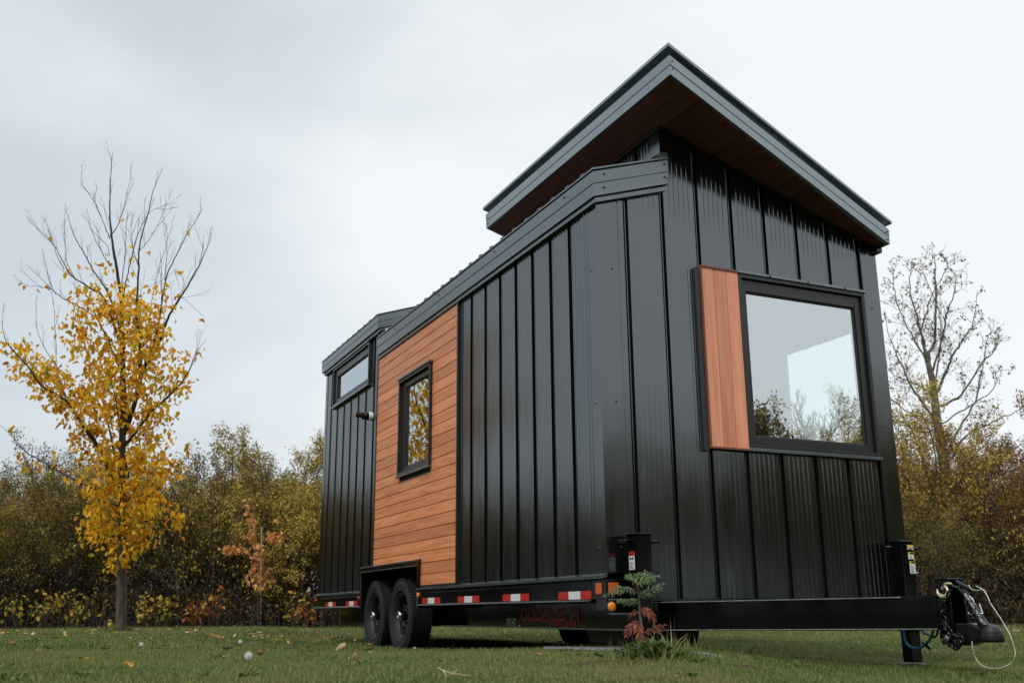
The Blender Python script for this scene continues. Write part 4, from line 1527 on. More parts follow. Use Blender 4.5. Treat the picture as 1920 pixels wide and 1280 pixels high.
def leaf_cloud(name, pos, length, mat, parent, droop=0.6, ratio=0.55, fold=0.25, hexa=True, axis=None):
    """one small folded blade per position"""
    pos = np.asarray(pos, float)
    n = len(pos)
    if axis is None:
        ax = RNG.normal(0, 1, (n, 3))
        ax[:, 2] -= droop * 1.5
        ax = unit(ax)
    else:
        ax = unit(axis)
    up = RNG.normal(0, 1, (n, 3))
    up[:, 2] += 0.6
    sd = unit(np.cross(ax, up))
    nr = np.cross(sd, ax)
    Ln = (length * (0.7 + 0.6 * RNG.random(n)))[:, None]
    Wd = Ln * ratio / 2
    tip = pos + ax * Ln
    if hexa:
        l1 = pos + ax * Ln * 0.30 + sd * Wd + nr * Wd * fold * 2
        l2 = pos + ax * Ln * 0.68 + sd * Wd * 0.72 + nr * Wd * fold
        r1 = pos + ax * Ln * 0.30 - sd * Wd + nr * Wd * fold * 2
        r2 = pos + ax * Ln * 0.68 - sd * Wd * 0.72 + nr * Wd * fold
        V = np.stack([pos, l1, l2, tip, r2, r1], 1).reshape(-1, 3)
        o = np.arange(n)[:, None] * 6
        F = np.concatenate([o + np.array([[0, 3, 2, 1]]), o + np.array([[0, 5, 4, 3]])], 1).reshape(-1)
        T = np.full(2 * n, 4)
    else:
        l1 = pos + ax * Ln * 0.45 + sd * Wd + nr * Wd * fold
        r1 = pos + ax * Ln * 0.45 - sd * Wd + nr * Wd * fold
        V = np.stack([pos, l1, tip, r1], 1).reshape(-1, 3)
        o = np.arange(n)[:, None] * 4
        F = (o + np.array([[0, 1, 2, 3]])).reshape(-1)
        T = np.full(n, 4)
    return mesh_np(name, V, F, T, mat, parent)


def wiggle(path, amp, n=10):
    p = smooth_path(path, n)
    j = RNG.normal(0, amp, p.shape)
    j[0] = 0
    for k in range(1, len(j)):
        j[k] = j[k - 1] * 0.6 + j[k]
    return p + j


def branch_on(mb, path, r0, r1, n=6, amp=0.0, sub=6):
    p = wiggle(path, amp, sub)
    mb.tube(p, list(np.linspace(r0, r1, len(p))), n, caps=False)
    return p


def grow(mb, start, d, length, r, depth, nseg=7, up=0.10, wob=0.16, tips=None, kids=4, shrink=0.55, spread=0.7, sides=4, rmin=0.002):
    """a curved limb that sends out side limbs"""
    p = np.array(start, float)
    d = unit(np.array(d, float))
    pts = [p.copy()]
    step = length / nseg
    for k in range(nseg):
        d = unit(d + RNG.normal(0, wob, 3) + np.array([0, 0, up]))
        p = p + d * step
        pts.append(p.copy())
    pts = np.array(pts)
    mb.tube(pts, list(np.maximum(rmin, np.linspace(r, max(rmin, r * 0.35), len(pts)))), sides, caps=False)
    if tips is not None:
        tips.append((pts, depth))
    if depth > 0:
        for k in range(kids):
            f = 0.22 + 0.72 * (k + RNG.random()) / kids
            q = f * nseg
            i0 = min(int(q), nseg - 1)
            s = pts[i0] + (pts[i0 + 1] - pts[i0]) * (q - i0)
            t = unit(pts[i0 + 1] - pts[i0])
            rv = RNG.normal(0, 1, 3)
            rv = unit(rv - t * (rv @ t))
            nd = t * (1 - spread * 0.45) + rv * spread
            grow(mb, s, nd, length * shrink * (1.15 - 0.6 * f), max(rmin, r * 0.5 * (1.1 - 0.5 * f)), depth - 1, max(3, nseg - 2), up, wob, tips, max(2, kids - 1), shrink, spread, 3, rmin)
    return pts


# ------------------------------------------------------------------ the yellow tree
TD = 14.0
FT = TD / 16.5
base = at_depth(226, 1187, TD)
base[2] = float(ground_z(base[0], base[1])) - 0.03
ytree = thing('autumn_tree', base, 'young tree with yellow leaves below and bare twigs at the top, standing on the lawn', 'tree')
K = TD / FPX


def tree_path(lst, sway, t0, k):
    """points of one limb; sway bends it towards or away from the camera as it leaves the trunk"""
    out, ln = [], 0.0
    for j, (x, y) in enumerate(lst):
        if j:
            ln += math.hypot(x - lst[j - 1][0], y - lst[j - 1][1]) * k
        out.append(at_depth(x, y, t0 + sway * ln))
    return out


mb = MB()
trunk = [base + np.array([0, 0, -0.1])] + tree_path([(227, 1150), (229, 1050), (230, 950), (229, 850), (231, 770)], 0, TD, K)
p = smooth_path(trunk, 6)
rads = np.interp(np.linspace(0, 1, len(p)), [0, .06, .14, .4, 1], [0.165, 0.100, 0.084, 0.075, 0.050]) * FT
mb.tube(p, list(rads), 12)
mb.build('trunk', M['bark'], ytree, smooth=True)
limbs = [
    ([(231, 775), (229, 640), (227, 560), (218, 500), (210, 446), (206, 400), (207, 340), (211, 284)], .052, .25),
    ([(233, 812), (250, 765), (268, 695), (290, 660), (306, 621), (318, 590), (351, 537), (373, 498), (386, 470), (397, 446)], .052, .25),
    ([(262, 716), (262, 640), (256, 585), (260, 500), (262, 460), (276, 405), (288, 358), (305, 313)], .030, -.3),
    ([(228, 690), (224, 620), (214, 579), (195, 535), (176, 509), (158, 475), (141, 446), (130, 415), (121, 381)], .024, .4),
    ([(226, 650), (197, 562), (165, 538), (134, 516), (115, 485), (98, 456), (62, 421)], .022, -.2),
    ([(206, 448), (195, 420), (180, 385), (165, 360), (151, 344)], .009, .2),
    ([(206, 444), (222, 420), (232, 390), (240, 355), (247, 330)], .009, -.2),
    ([(276, 688), (290, 640), (300, 590), (312, 520), (330, 480), (350, 440), (366, 415), (380, 390)], .022, .3),
    ([(309, 525), (312, 490), (313, 455), (313, 420)], .008, .1),
    ([(225, 590), (238, 520), (250, 470), (262, 430), (284, 395), (309, 392)], .012, -.3),
    ([(224, 560), (232, 500), (236, 450), (237, 415), (248, 397)], .010, .4),
    ([(140, 520), (125, 490), (122, 450), (119, 411)], .007, .1),
    ([(120, 505), (105, 475), (97, 445), (90, 430)], .006, -.2),
    ([(206, 500), (190, 470), (175, 440), (162, 388)], .008, .5),
    ([(206, 480), (200, 460), (185, 445), (168, 427)], .006, -.4),
    ([(229, 700), (190, 610), (165, 585), (120, 560), (95, 540), (80, 525), (48, 495)], .018, .3),
    ([(95, 541), (70, 537), (45, 536)], .006, .2),
    ([(105, 552), (95, 530), (78, 465)], .006, -.2),
    ([(260, 500), (250, 470), (246, 430), (248, 400)], .007, -.4),
    ([(262, 470), (275, 455), (292, 430), (308, 394)], .007, .4),
    ([(316, 590), (335, 565), (345, 560), (383, 595)], .006, -.3),
    ([(330, 568), (345, 530), (330, 505), (329, 515)], .005, .2),
    ([(372, 500), (380, 470), (382, 440)], .006, .2),
    ([(300, 600), (303, 560), (302, 500), (300, 470)], .008, -.5),
    ([(211, 898), (191, 848), (156, 798), (129, 755), (78, 723), (55, 690), (21, 653), (8, 630), (3, 600)], .040, -.25),
    ([(129, 757), (108, 700), (105, 650), (102, 600), (100, 560)], .010, .1),
    ([(108, 690), (85, 655), (70, 620), (67, 600)], .007, -.1),
    ([(180, 918), (125, 891), (80, 865), (47, 845), (20, 815), (0, 796)], .020, .3),
    ([(226, 950), (203, 942), (148, 934), (78, 903), (39, 884)], .018, -.35),
    ([(231, 1000), (250, 950), (289, 923), (324, 887), (357, 850)], .022, .2),
    ([(230, 1010), (250, 985), (297, 973), (340, 985)], .017, -.3),
    ([(234, 835), (262, 800), (281, 774), (324, 735), (352, 700), (365, 667), (386, 635)], .034, -.3),
    ([(350, 702), (362, 680), (372, 650)], .006, .3),
    ([(231, 900), (215, 850), (195, 760), (170, 690), (150, 600), (145, 545)], .026, .8),
    ([(231, 930), (245, 880), (275, 830), (300, 770), (320, 700)], .026, 1.1),
    ([(231, 930), (240, 900), (230, 840), (215, 740), (190, 660)], .026, -1.1),
    ([(231, 960), (240, 940), (260, 905), (290, 880)], .018, -1.2),
    ([(230, 990), (205, 965), (180, 950), (160, 940)], .018, 1.2),
    ([(230, 1040), (215, 1020), (190, 1010), (165, 1005)], .013, .4),
    ([(270, 710), (275, 640), (285, 560), (300, 500)], .016, 1.0),
]
mb = MB()
paths = []
for k, (pts, r0, sw) in enumerate(limbs):
    wp = smooth_path(tree_path(pts, sw * 0.55, TD, K), 6)
    m = len(wp)
    taper = np.linspace(0, 1, m) ** 0.75
    mb.tube(wp + RNG.normal(0, 0.003, wp.shape), list((r0 * (1 - taper) + 0.0022 * taper) * FT), 6, caps=False)
    paths.append(wp)
twl = []
for k, pth in enumerate(paths):
    m = len(pth)
    for j in range(4, m - 1, 3):
        if RNG.random() < 0.62:
            t = unit(pth[j + 1] - pth[j])
            rv = RNG.normal(0, 1, 3)
            rv[2] = abs(rv[2]) * 0.5
            grow(mb, pth[j], t * 0.9 + unit(rv) * 0.5, (0.22 + 0.32 * RNG.random()) * FT, 0.0038 * FT, 1, 4, 0.14, 0.05, twl, 2, 0.5, 0.45, 3, 0.0014)
mb.build('branch', M['bark_dark'], ytree, smooth=True)['kind'] = 'stuff'
blobs = [(232, 590, 60, 40, .8), (215, 545, 60, 25, .22), (290, 560, 45, 30, .18), (210, 510, 90, 40, .06), (275, 605, 40, 38, .9), (190, 585, 28, 26, .7), (228, 670, 62, 60, 1.0), (285, 680, 42, 60, .9), (160, 770, 48, 40, .9), (118, 738, 50, 26, 1.0), (72, 695, 52, 20, 1.0), (30, 662, 28, 22, .9), (95, 715, 40, 22, .8),
         (200, 730, 45, 50, .8), (260, 760, 55, 50, .8), (180, 830, 42, 45, .8), (240, 840, 60, 46, .8), (300, 790, 34, 44, .6), (328, 725, 20, 24, .6), (344, 690, 13, 30, .7), (210, 890, 60, 40, .8), (262, 890, 58, 40, 1.0),
         (235, 945, 70, 40, 1.1), (180, 965, 40, 22, .8), (228, 998, 66, 30, 1.0), (160, 1002, 30, 10, .7), (222, 1042, 22, 28, .8), (318, 875, 30, 26, .6), (322, 968, 22, 22, .8), (290, 950, 30, 24, .8), (340, 985, 12, 10, .6),
         (155, 560, 20, 30, .8), (150, 600, 22, 26, .7), (140, 640, 20, 26, .5), (165, 650, 26, 40, .6), (250, 1010, 26, 20, .8), (140, 900, 22, 10, .4), (120, 610, 10, 16, .5)]
LP = []
for (bx, by_, rx, ry, dn) in blobs:
    nclu = int(rx * ry * dn / 33)
    for _ in range(nclu):
        a, r = RNG.random() * 2 * np.pi, math.sqrt(RNG.random())
        dz = RNG.normal(0, min(rx, 60) * K * 0.75)
        c = at_depth(bx + rx * r * math.cos(a), by_ + ry * r * math.sin(a), TD + dz)
        m = RNG.integers(3, 7)
        LP.append(c + RNG.normal(0, 0.055, (m, 3)))
for pts, dep in twl:
    if pts[-1][2] < 3.9 * FT and RNG.random() < 0.6:
        LP.append(pts[RNG.integers(1, len(pts), 3)] + RNG.normal(0, 0.025, (3, 3)))
# the few leaves left on the bare top
for (x, y) in [(93, 443), (118, 500), (123, 505), (44, 535), (66, 538), (89, 537), (237, 418), (238, 461), (192, 495), (193, 512), (205, 508), (278, 440), (281, 474), (247, 483), (250, 484), (354, 432), (330, 510), (380, 594), (335, 552), (270, 550), (242, 510), (5, 625), (10, 640)]:
    LP.append(at_depth(x, y, TD) + RNG.normal(0, 0.02, (RNG.integers(1, 3), 3)))
LP = np.concatenate(LP)
leaf_cloud('foliage', LP, 0.084, M['leaf_yellow'], ytree, droop=1.0, ratio=0.56, fold=0.42)
# sprout of grass and a low shoot at the foot
n = 260
a = RNG.random(n) * 2 * np.pi
r = 0.08 + np.abs(RNG.normal(0, 0.12, n))
b_ = blades(base[0] + r * np.cos(a), base[1] + r * np.sin(a), 0.05 + 0.09 * RNG.random(n), np.full(n, 0.007), 0.5)
tuft = mesh_np('grass_tuft', *b_, M['weed'])
tag(tuft, 'ring of uncut grass round the foot of the yellow tree', 'grass tuft', kind='stuff')

# ------------------------------------------------------------------ orange sapling and its stake
SD = 24.5
sb = at_depth(484, 1171, SD)
sb[2] = float(ground_z(sb[0], sb[1])) - 0.02
sap = thing('sapling', sb, 'slender young maple with pink and orange leaves tied beside a thin stake', 'tree')
mb = MB()
S = lambda x, y, dd=0.0: at_depth(x, y, SD) + np.array([FW[0], FW[1], 0]) * dd
tr = smooth_path([sb, S(483, 1120), S(481, 1060), S(479, 1010), S(474, 960), S(470, 935)], 5)
mb.tube(tr, list(np.linspace(0.035, 0.008, len(tr))), 7)
mb.build('trunk', M['bark_pale'], sap, smooth=True)
mb = MB()
for lst, dd in (([(481, 1045), (465, 1035), (445, 1028), (425, 1030)], .2), ([(481, 1040), (495, 1025), (510, 1008), (525, 1000)], -.2), ([(480, 1015), (470, 990), (463, 965), (461, 945)], .3), ([(482, 1085), (500, 1078), (510, 1075)], -.3), ([(482, 1095), (470, 1085), (468, 1075)], .2)):
    branch_on(mb, [S(x, y, dd * k / 3) for k, (x, y) in enumerate(lst)], 0.012, 0.004, 5, 0.006, 4)
mb.build('branch', M['bark_willow'], sap)['kind'] = 'stuff'
LP = []
for (bx, by_, rx, ry, nn) in ((468, 960, 9, 16, 26), (474, 985, 9, 16, 26), (440, 1028, 24, 9, 60), (512, 1006, 18, 12, 60), (525, 1000, 6, 6, 10), (486, 1035, 20, 18, 70), (490, 1080, 24, 24, 170), (468, 1006, 12, 8, 20), (484, 1055, 10, 10, 30), (461, 945, 5, 12, 10), (520, 975, 5, 4, 5)):
    a, r = RNG.random(nn) * 2 * np.pi, np.sqrt(RNG.random(nn))
    for k in range(nn):
        LP.append(S(bx + rx * r[k] * math.cos(a[k]), by_ + ry * r[k] * math.sin(a[k]), RNG.normal(0, min(rx, ry) * 0.010)))
leaf_cloud('foliage', LP, 0.12, M['leaf_orange'], sap, droop=0.8, ratio=0.7)
stb = at_depth(489, 1172, SD - 0.2)
stb[2] = float(ground_z(stb[0], stb[1])) - 0.05
mb = MB()
top = at_depth(490.5, 988, SD - 0.2)
mb.tube([stb, (stb * .5 + top * .5), top], [0.020, 0.019, 0.017], 8)
tag(mb.build('stake', M['stake']), 'thin pale wooden stake standing beside the orange sapling', 'stake')


# ------------------------------------------------------------------ thicket
def make_bush(seed, height, radius, stems, leaves, leaf_len, lmat, smat, low=0.25, kids=5, depth=2, lean=0.35, rs=0.028):
    """many stemmed shrub modelled at the origin"""
    global RNG
    keep = RNG
    RNG = np.random.default_rng(seed)
    mb = MB()
    tips = []
    for k in range(stems):
        a = 2 * np.pi * (k + RNG.random()) / stems
        r = radius * 0.30 * math.sqrt(RNG.random())
        s = np.array([math.cos(a) * r, math.sin(a) * r, -0.15])
        ln = abs(RNG.normal(lean, 0.18))
        d = np.array([math.cos(a) * ln, math.sin(a) * ln, 1.0])
        grow(mb, s, d, height * (0.70 + 0.34 * RNG.random()), rs * (0.6 + 0.7 * RNG.random()), depth, 8, 0.05, 0.11, tips, kids, 0.46, 0.62, 4, 0.0035)
    P_ = []
    wts = []
    for pts, dep in tips:
        if dep > 1:
            continue
        P_.append(pts)
        wts.append(np.full(len(pts), (1.0 if dep == 0 else 0.5) * (0.08 + RNG.random() ** 2.2)))
    P_ = np.concatenate(P_)
    wts = np.concatenate(wts)
    hz = np.clip(P_[:, 2] / height, 0, 1)
    wts = wts * (low + (1 - low) * hz ** 1.1)
    idx = RNG.choice(len(P_), leaves, p=wts / wts.sum())
    LPp = P_[idx] + RNG.normal(0, 0.075, (leaves, 3))
    LOCAL[0] = True
    st = mb.build('stems', smat, None, smooth=True)
    fo = leaf_cloud('foliage', LPp, leaf_len, lmat, None, droop=0.45, ratio=0.42, hexa=False)
    LOCAL[0] = False
    st['kind'] = 'stuff'
    RNG = keep
    return st, fo


PROTO = {
    'pale': make_bush(11, 5.0, 1.6, 16, 22000, 0.074, M['leaf_willow'], M['bark_willow'], 0.22),
    'olive': make_bush(12, 4.3, 1.6, 18, 13000, 0.070, M['leaf_olive'], M['bark_willow'], 0.05),
    'mid': make_bush(13, 4.4, 1.5, 18, 12500, 0.070, M['leaf_willow'], M['bark_willow'], 0.03),
    'gold': make_bush(14, 5.0, 1.7, 13, 14000, 0.080, M['leaf_gold'], M['bark_willow'], 0.30),
    'brown': make_bush(15, 4.6, 1.6, 17, 15000, 0.070, M['leaf_brown'], M['bark_willow'], 0.18),
}
USED = set()


def plant(kind, x, y, h, rot, name, label, cat='shrub', group=None):
    st, fo = PROTO[kind]
    z = float(ground_z(x, y)) - 0.03
    root = thing(name, (x, y, z), label, cat, group)
    root.rotation_euler = (0, 0, rot)
    h0 = {'pale': 5.0, 'olive': 4.3, 'mid': 4.4, 'gold': 5.0, 'brown': 4.6}[kind]
    s = h / h0
    root.scale = (0.5 + 0.5 * s, 0.5 + 0.5 * s, s)
    for o in (st, fo):
        if kind in USED:
            o2 = o.copy()
            COL.objects.link(o2)
        else:
            o2 = o
        o2.parent = root
    USED.add(kind)
    return root


def spot(px, t):
    p = at_depth(px, 1165, t)
    return p[0], p[1]


THK = 'shrubs of the thicket edging the lawn'
row = [
    ('olive', -70, 24.0, 3.9, 'dull olive willow shrub at the left edge, its top lowest of the thicket'),
    ('mid', 25, 25.0, 4.1, 'olive and brown willow shrub left of the yellow tree, leaning over its lowest bare branch'),
    ('olive', 110, 25.5, 4.5, 'olive willow shrub directly behind the left arm of the yellow tree'),
    ('mid', 215, 26.0, 4.0, 'dark twiggy shrub right behind the trunk of the yellow tree'),
    ('olive', 305, 26.0, 4.2, 'dark olive shrub just right of the yellow tree with a ragged top'),
    ('mid', 385, 25.5, 4.6, 'yellowish willow shrub left of the orange sapling, standing over dark bare stems'),
    ('olive', 455, 26.5, 4.7, 'olive willow shrub behind the orange sapling'),
    ('pale', 535, 25.5, 4.7, 'tall pale yellow green willow, highest of the thicket, between sapling and house'),
    ('pale', 625, 25.0, 4.5, 'yellow leaved willow half hidden behind the rear corner of the house'),
]
for k, (kind, px, t, h, lab) in enumerate(row):
    x, y = spot(px, t)
    plant(kind, x, y, h, 1.7 * k + 0.4, 'willow_shrub', lab, 'shrub', THK)
row2 = [
    ('gold', 1690, 21.5, 4.9, 'golden leaved shrub rising against the right edge of the house'),
    ('gold', 1790, 22.5, 4.8, 'golden yellow shrub at the foot of the tall bare tree'),
    ('brown', 1865, 22.5, 4.1, 'brown shrub between the golden shrub and the picture edge, right of the coupler'),
    ('brown', 1935, 22.0, 4.6, 'rust brown shrub at the far right of the thicket'),
    ('olive', 1750, 20.0, 2.6, 'low olive shrub behind the right jack and the chain hook'),
]
for k, (kind, px, t, h, lab) in enumerate(row2):
    x, y = spot(px, t)
    plant(kind, x, y, h, 2.1 * k + 1.0, 'autumn_shrub', lab, 'shrub', THK)

# the wood behind, one mass: deeper rows of the same growth
def mass(name, kinds, label, spots):
    """far growth joined into one object from the numbers of the prototypes"""
    V, F, T, MI = [], [], [], []
    mats = []
    n0 = 0
    for (kind, x, y, h, rot) in spots:
        for o in PROTO[kind]:
            me = o.data
            co = np.empty(len(me.vertices) * 3, np.float32)
            me.vertices.foreach_get('co', co)
            co = co.reshape(-1, 3)
            h0 = {'pale': 5.0, 'olive': 4.3, 'mid': 4.4, 'gold': 5.0, 'brown': 4.6}[kind]
            s = h / h0
            c, sn = math.cos(rot), math.sin(rot)
            w_ = 0.6 + 0.5 * s
            q = np.stack([(co[:, 0] * c - co[:, 1] * sn) * w_ + x, (co[:, 0] * sn + co[:, 1] * c) * w_ + y, co[:, 2] * s + float(ground_z(x, y))], 1)
            vi = np.empty(len(me.loops), np.int32)
            me.loops.foreach_get('vertex_index', vi)
            lt = np.empty(len(me.polygons), np.int32)
            me.polygons.foreach_get('loop_total', lt)
            mt = me.materials[0]
            if mt not in mats:
                mats.append(mt)
            V.append(q)
            F.append(vi + n0)
            T.append(lt)
            MI.append(np.full(len(lt), mats.index(mt), np.int32))
            n0 += len(q)
    o = mesh_np(name, np.concatenate(V), np.concatenate(F), np.concatenate(T), mats[0])
    for m in mats[1:]:
        o.data.materials.append(m)
    o.data.polygons.foreach_set('material_index', np.concatenate(MI))
    return tag(o, label, 'woods', kind='stuff')


sp = []
rg = np.random.default_rng(5)
for k, px in enumerate(range(-800, 720, 75)):
    x, y = spot(px + rg.normal(0, 15), 28.0 + rg.random() * 1.2)
    sp.append((['mid', 'olive', 'olive', 'brown'][k % 4], x, y, 4.0 + 0.5 * rg.random(), rg.random() * 6))
for k, px in enumerate(range(-800, 720, 95)):
    x, y = spot(px + rg.normal(0, 15), 31.0 + rg.random() * 2)
    sp.append((['olive', 'mid', 'brown'][k % 3], x, y, 4.2 + 0.6 * rg.random(), rg.random() * 6))
for k, px in enumerate(range(1600, 2300, 80)):
    x, y = spot(px + rg.normal(0, 15), 24.5 + rg.random() * 1.5)
    sp.append((['brown', 'olive', 'brown', 'mid'][k % 4], x, y, 4.0 + 0.5 * rg.random(), rg.random() * 6))
for k, px in enumerate(range(1600, 2300, 90)):
    x, y = spot(px + rg.normal(0, 15), 28.5 + rg.random() * 2)
    sp.append((['brown', 'olive', 'brown'][k % 3], x, y, 4.3 + 0.6 * rg.random(), rg.random() * 6))
for k, px in enumerate(range(740, 1600, 72)):
    for t_ in (25.5, 29.0):
        x, y = spot(px + rg.normal(0, 15), t_ + rg.random() * 1.5)
        sp.append((['mid', 'brown', 'olive', 'gold'][(k + int(t_)) % 4], x, y, 4.0 + 0.7 * rg.random(), rg.random() * 6))
# the wood closes round the lawn on the near side too, where only the walls and panes mirror it
for k in range(68):
    a = math.radians(-184 + k * 5.4)
    R_ = 27.0 + 2.0 * rg.random() + (3.0 if k % 2 else 0)
    x, y = R_ * math.sin(math.pi - a) - 1.0, R_ * math.cos(math.pi - a) + 2.0
    dv = np.array([x - CAM[0], y - CAM[1]])
    if dv @ np.array([0.4245, 0.9054]) > 0.80 * np.linalg.norm(dv):
        continue
    tall = 1.5 if dv @ np.array([0.4245, 0.9054]) < 0.3 * np.linalg.norm(dv) else 0.3
    sp.append((['mid', 'olive', 'brown', 'pale'][k % 4], x, y, 4.0 + tall + 0.8 * rg.random(), rg.random() * 6))
    sp.append((['brown', 'olive', 'mid'][k % 3], x * 1.14 + rg.normal(0, .6), y * 1.14 + rg.normal(0, .6), 4.4 + tall + 0.8 * rg.random(), rg.random() * 6))
mass('woods', None, 'dense autumn wood of brown and olive growth behind the thicket', sp)

# undergrowth along the foot of the thicket
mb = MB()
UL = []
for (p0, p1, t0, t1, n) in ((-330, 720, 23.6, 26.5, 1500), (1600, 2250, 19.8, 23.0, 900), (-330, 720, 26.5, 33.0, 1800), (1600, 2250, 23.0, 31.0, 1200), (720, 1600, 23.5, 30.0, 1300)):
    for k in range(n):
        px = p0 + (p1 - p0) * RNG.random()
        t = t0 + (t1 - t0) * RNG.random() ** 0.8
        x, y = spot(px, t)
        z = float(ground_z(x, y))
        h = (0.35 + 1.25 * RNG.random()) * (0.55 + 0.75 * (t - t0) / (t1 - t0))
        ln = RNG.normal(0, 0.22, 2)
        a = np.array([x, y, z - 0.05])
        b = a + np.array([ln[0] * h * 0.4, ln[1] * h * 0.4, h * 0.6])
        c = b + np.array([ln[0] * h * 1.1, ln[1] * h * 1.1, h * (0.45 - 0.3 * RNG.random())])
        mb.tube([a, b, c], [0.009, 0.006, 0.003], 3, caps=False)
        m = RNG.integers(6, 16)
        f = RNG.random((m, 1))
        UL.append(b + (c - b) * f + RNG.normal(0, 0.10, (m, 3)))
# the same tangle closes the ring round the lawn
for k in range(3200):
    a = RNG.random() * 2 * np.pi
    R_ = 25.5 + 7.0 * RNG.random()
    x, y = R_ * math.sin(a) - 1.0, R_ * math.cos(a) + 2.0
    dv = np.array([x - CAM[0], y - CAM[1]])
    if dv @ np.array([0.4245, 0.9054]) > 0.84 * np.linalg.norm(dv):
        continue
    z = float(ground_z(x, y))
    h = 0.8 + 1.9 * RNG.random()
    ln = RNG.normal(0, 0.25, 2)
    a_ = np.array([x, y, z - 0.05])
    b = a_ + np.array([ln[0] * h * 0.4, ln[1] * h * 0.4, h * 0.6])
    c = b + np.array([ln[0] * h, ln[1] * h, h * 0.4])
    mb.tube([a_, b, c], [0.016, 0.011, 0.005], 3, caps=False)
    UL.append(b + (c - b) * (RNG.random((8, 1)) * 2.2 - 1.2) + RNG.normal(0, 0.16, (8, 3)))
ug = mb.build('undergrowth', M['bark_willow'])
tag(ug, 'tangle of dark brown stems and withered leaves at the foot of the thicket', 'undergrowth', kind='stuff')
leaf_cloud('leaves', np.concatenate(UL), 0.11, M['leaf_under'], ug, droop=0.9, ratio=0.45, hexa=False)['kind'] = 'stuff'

# low plants that stand out in colour before the thicket
def low_plant(px, py, t, w, n, mat, name, label, size=0.11):
    c = at_depth(px, py, t)
    z = float(ground_z(c[0], c[1]))
    root = thing(name, (c[0], c[1], z), label, 'shrub', 'low plants at the thicket edge')
    mb = MB()
    L_ = []
    for k in range(9):
        a = RNG.random() * 2 * np.pi
        e = np.array([c[0] + w * math.cos(a) * RNG.random(), c[1] + w * math.sin(a) * RNG.random(), z + (c[2] - z) * (0.75 + 0.5 * RNG.random())])
        s = np.array([c[0] + RNG.normal(0, .05), c[1] + RNG.normal(0, .05), z - 0.03])
        md = (s + e) / 2 + np.array([0, 0, 0.08])
        mb.tube([s, md, e], [0.008, 0.006, 0.003], 4, caps=False)
        m = n // 16
        f = 0.45 + 0.6 * RNG.random((m, 1))
        L_.append(s + (e - s) * f + RNG.normal(0, 0.09, (m, 3)))
    mb.build('stems', M['bark_willow'], root)['kind'] = 'stuff'
    leaf_cloud('foliage', np.concatenate(L_), size, mat, root, droop=0.6, ratio=0.6)


for px, py, t, w, n, mk, lab in (
        (40, 1125, 23.2, .5, 110, 'leaf_yg', 'greenish yellow low plant at the left edge under the thicket'),
        (85, 1125, 23.4, .5, 150, 'leaf_yg', 'yellow leaved low plant left of the trunk, a little taller'),
        (140, 1122, 23.4, .5, 150, 'leaf_yg', 'yellow and green low plant close to the left of the yellow tree trunk'),
        (200, 1158, 19.0, .2, 30, 'leaf_yg', 'small bright yellow shoot at the foot of the yellow tree'),
        (270, 1130, 23.6, .5, 130, 'leaf_yg', 'yellow green low plant just right of the yellow tree trunk'),
        (315, 1122, 23.8, .45, 120, 'leaf_yg', 'dull gold low plant midway between yellow tree and sapling'),
        (365, 1130, 23.8, .5, 150, 'leaf_red', 'orange low plant between the yellow tree and the sapling'),
        (400, 1112, 23.9, .4, 90, 'leaf_red', 'dark red low plant just left of the orange sapling'),
        (575, 1142, 23.2, .3, 110, 'leaf_red', 'bright orange low plant beside the rear end of the trailer'),
        (560, 1112, 24.0, .5, 120, 'leaf_yg', 'gold low plant between the sapling and the trailer')):
    low_plant(px, py, t, w, n, M[mk], 'low_shrub', lab)

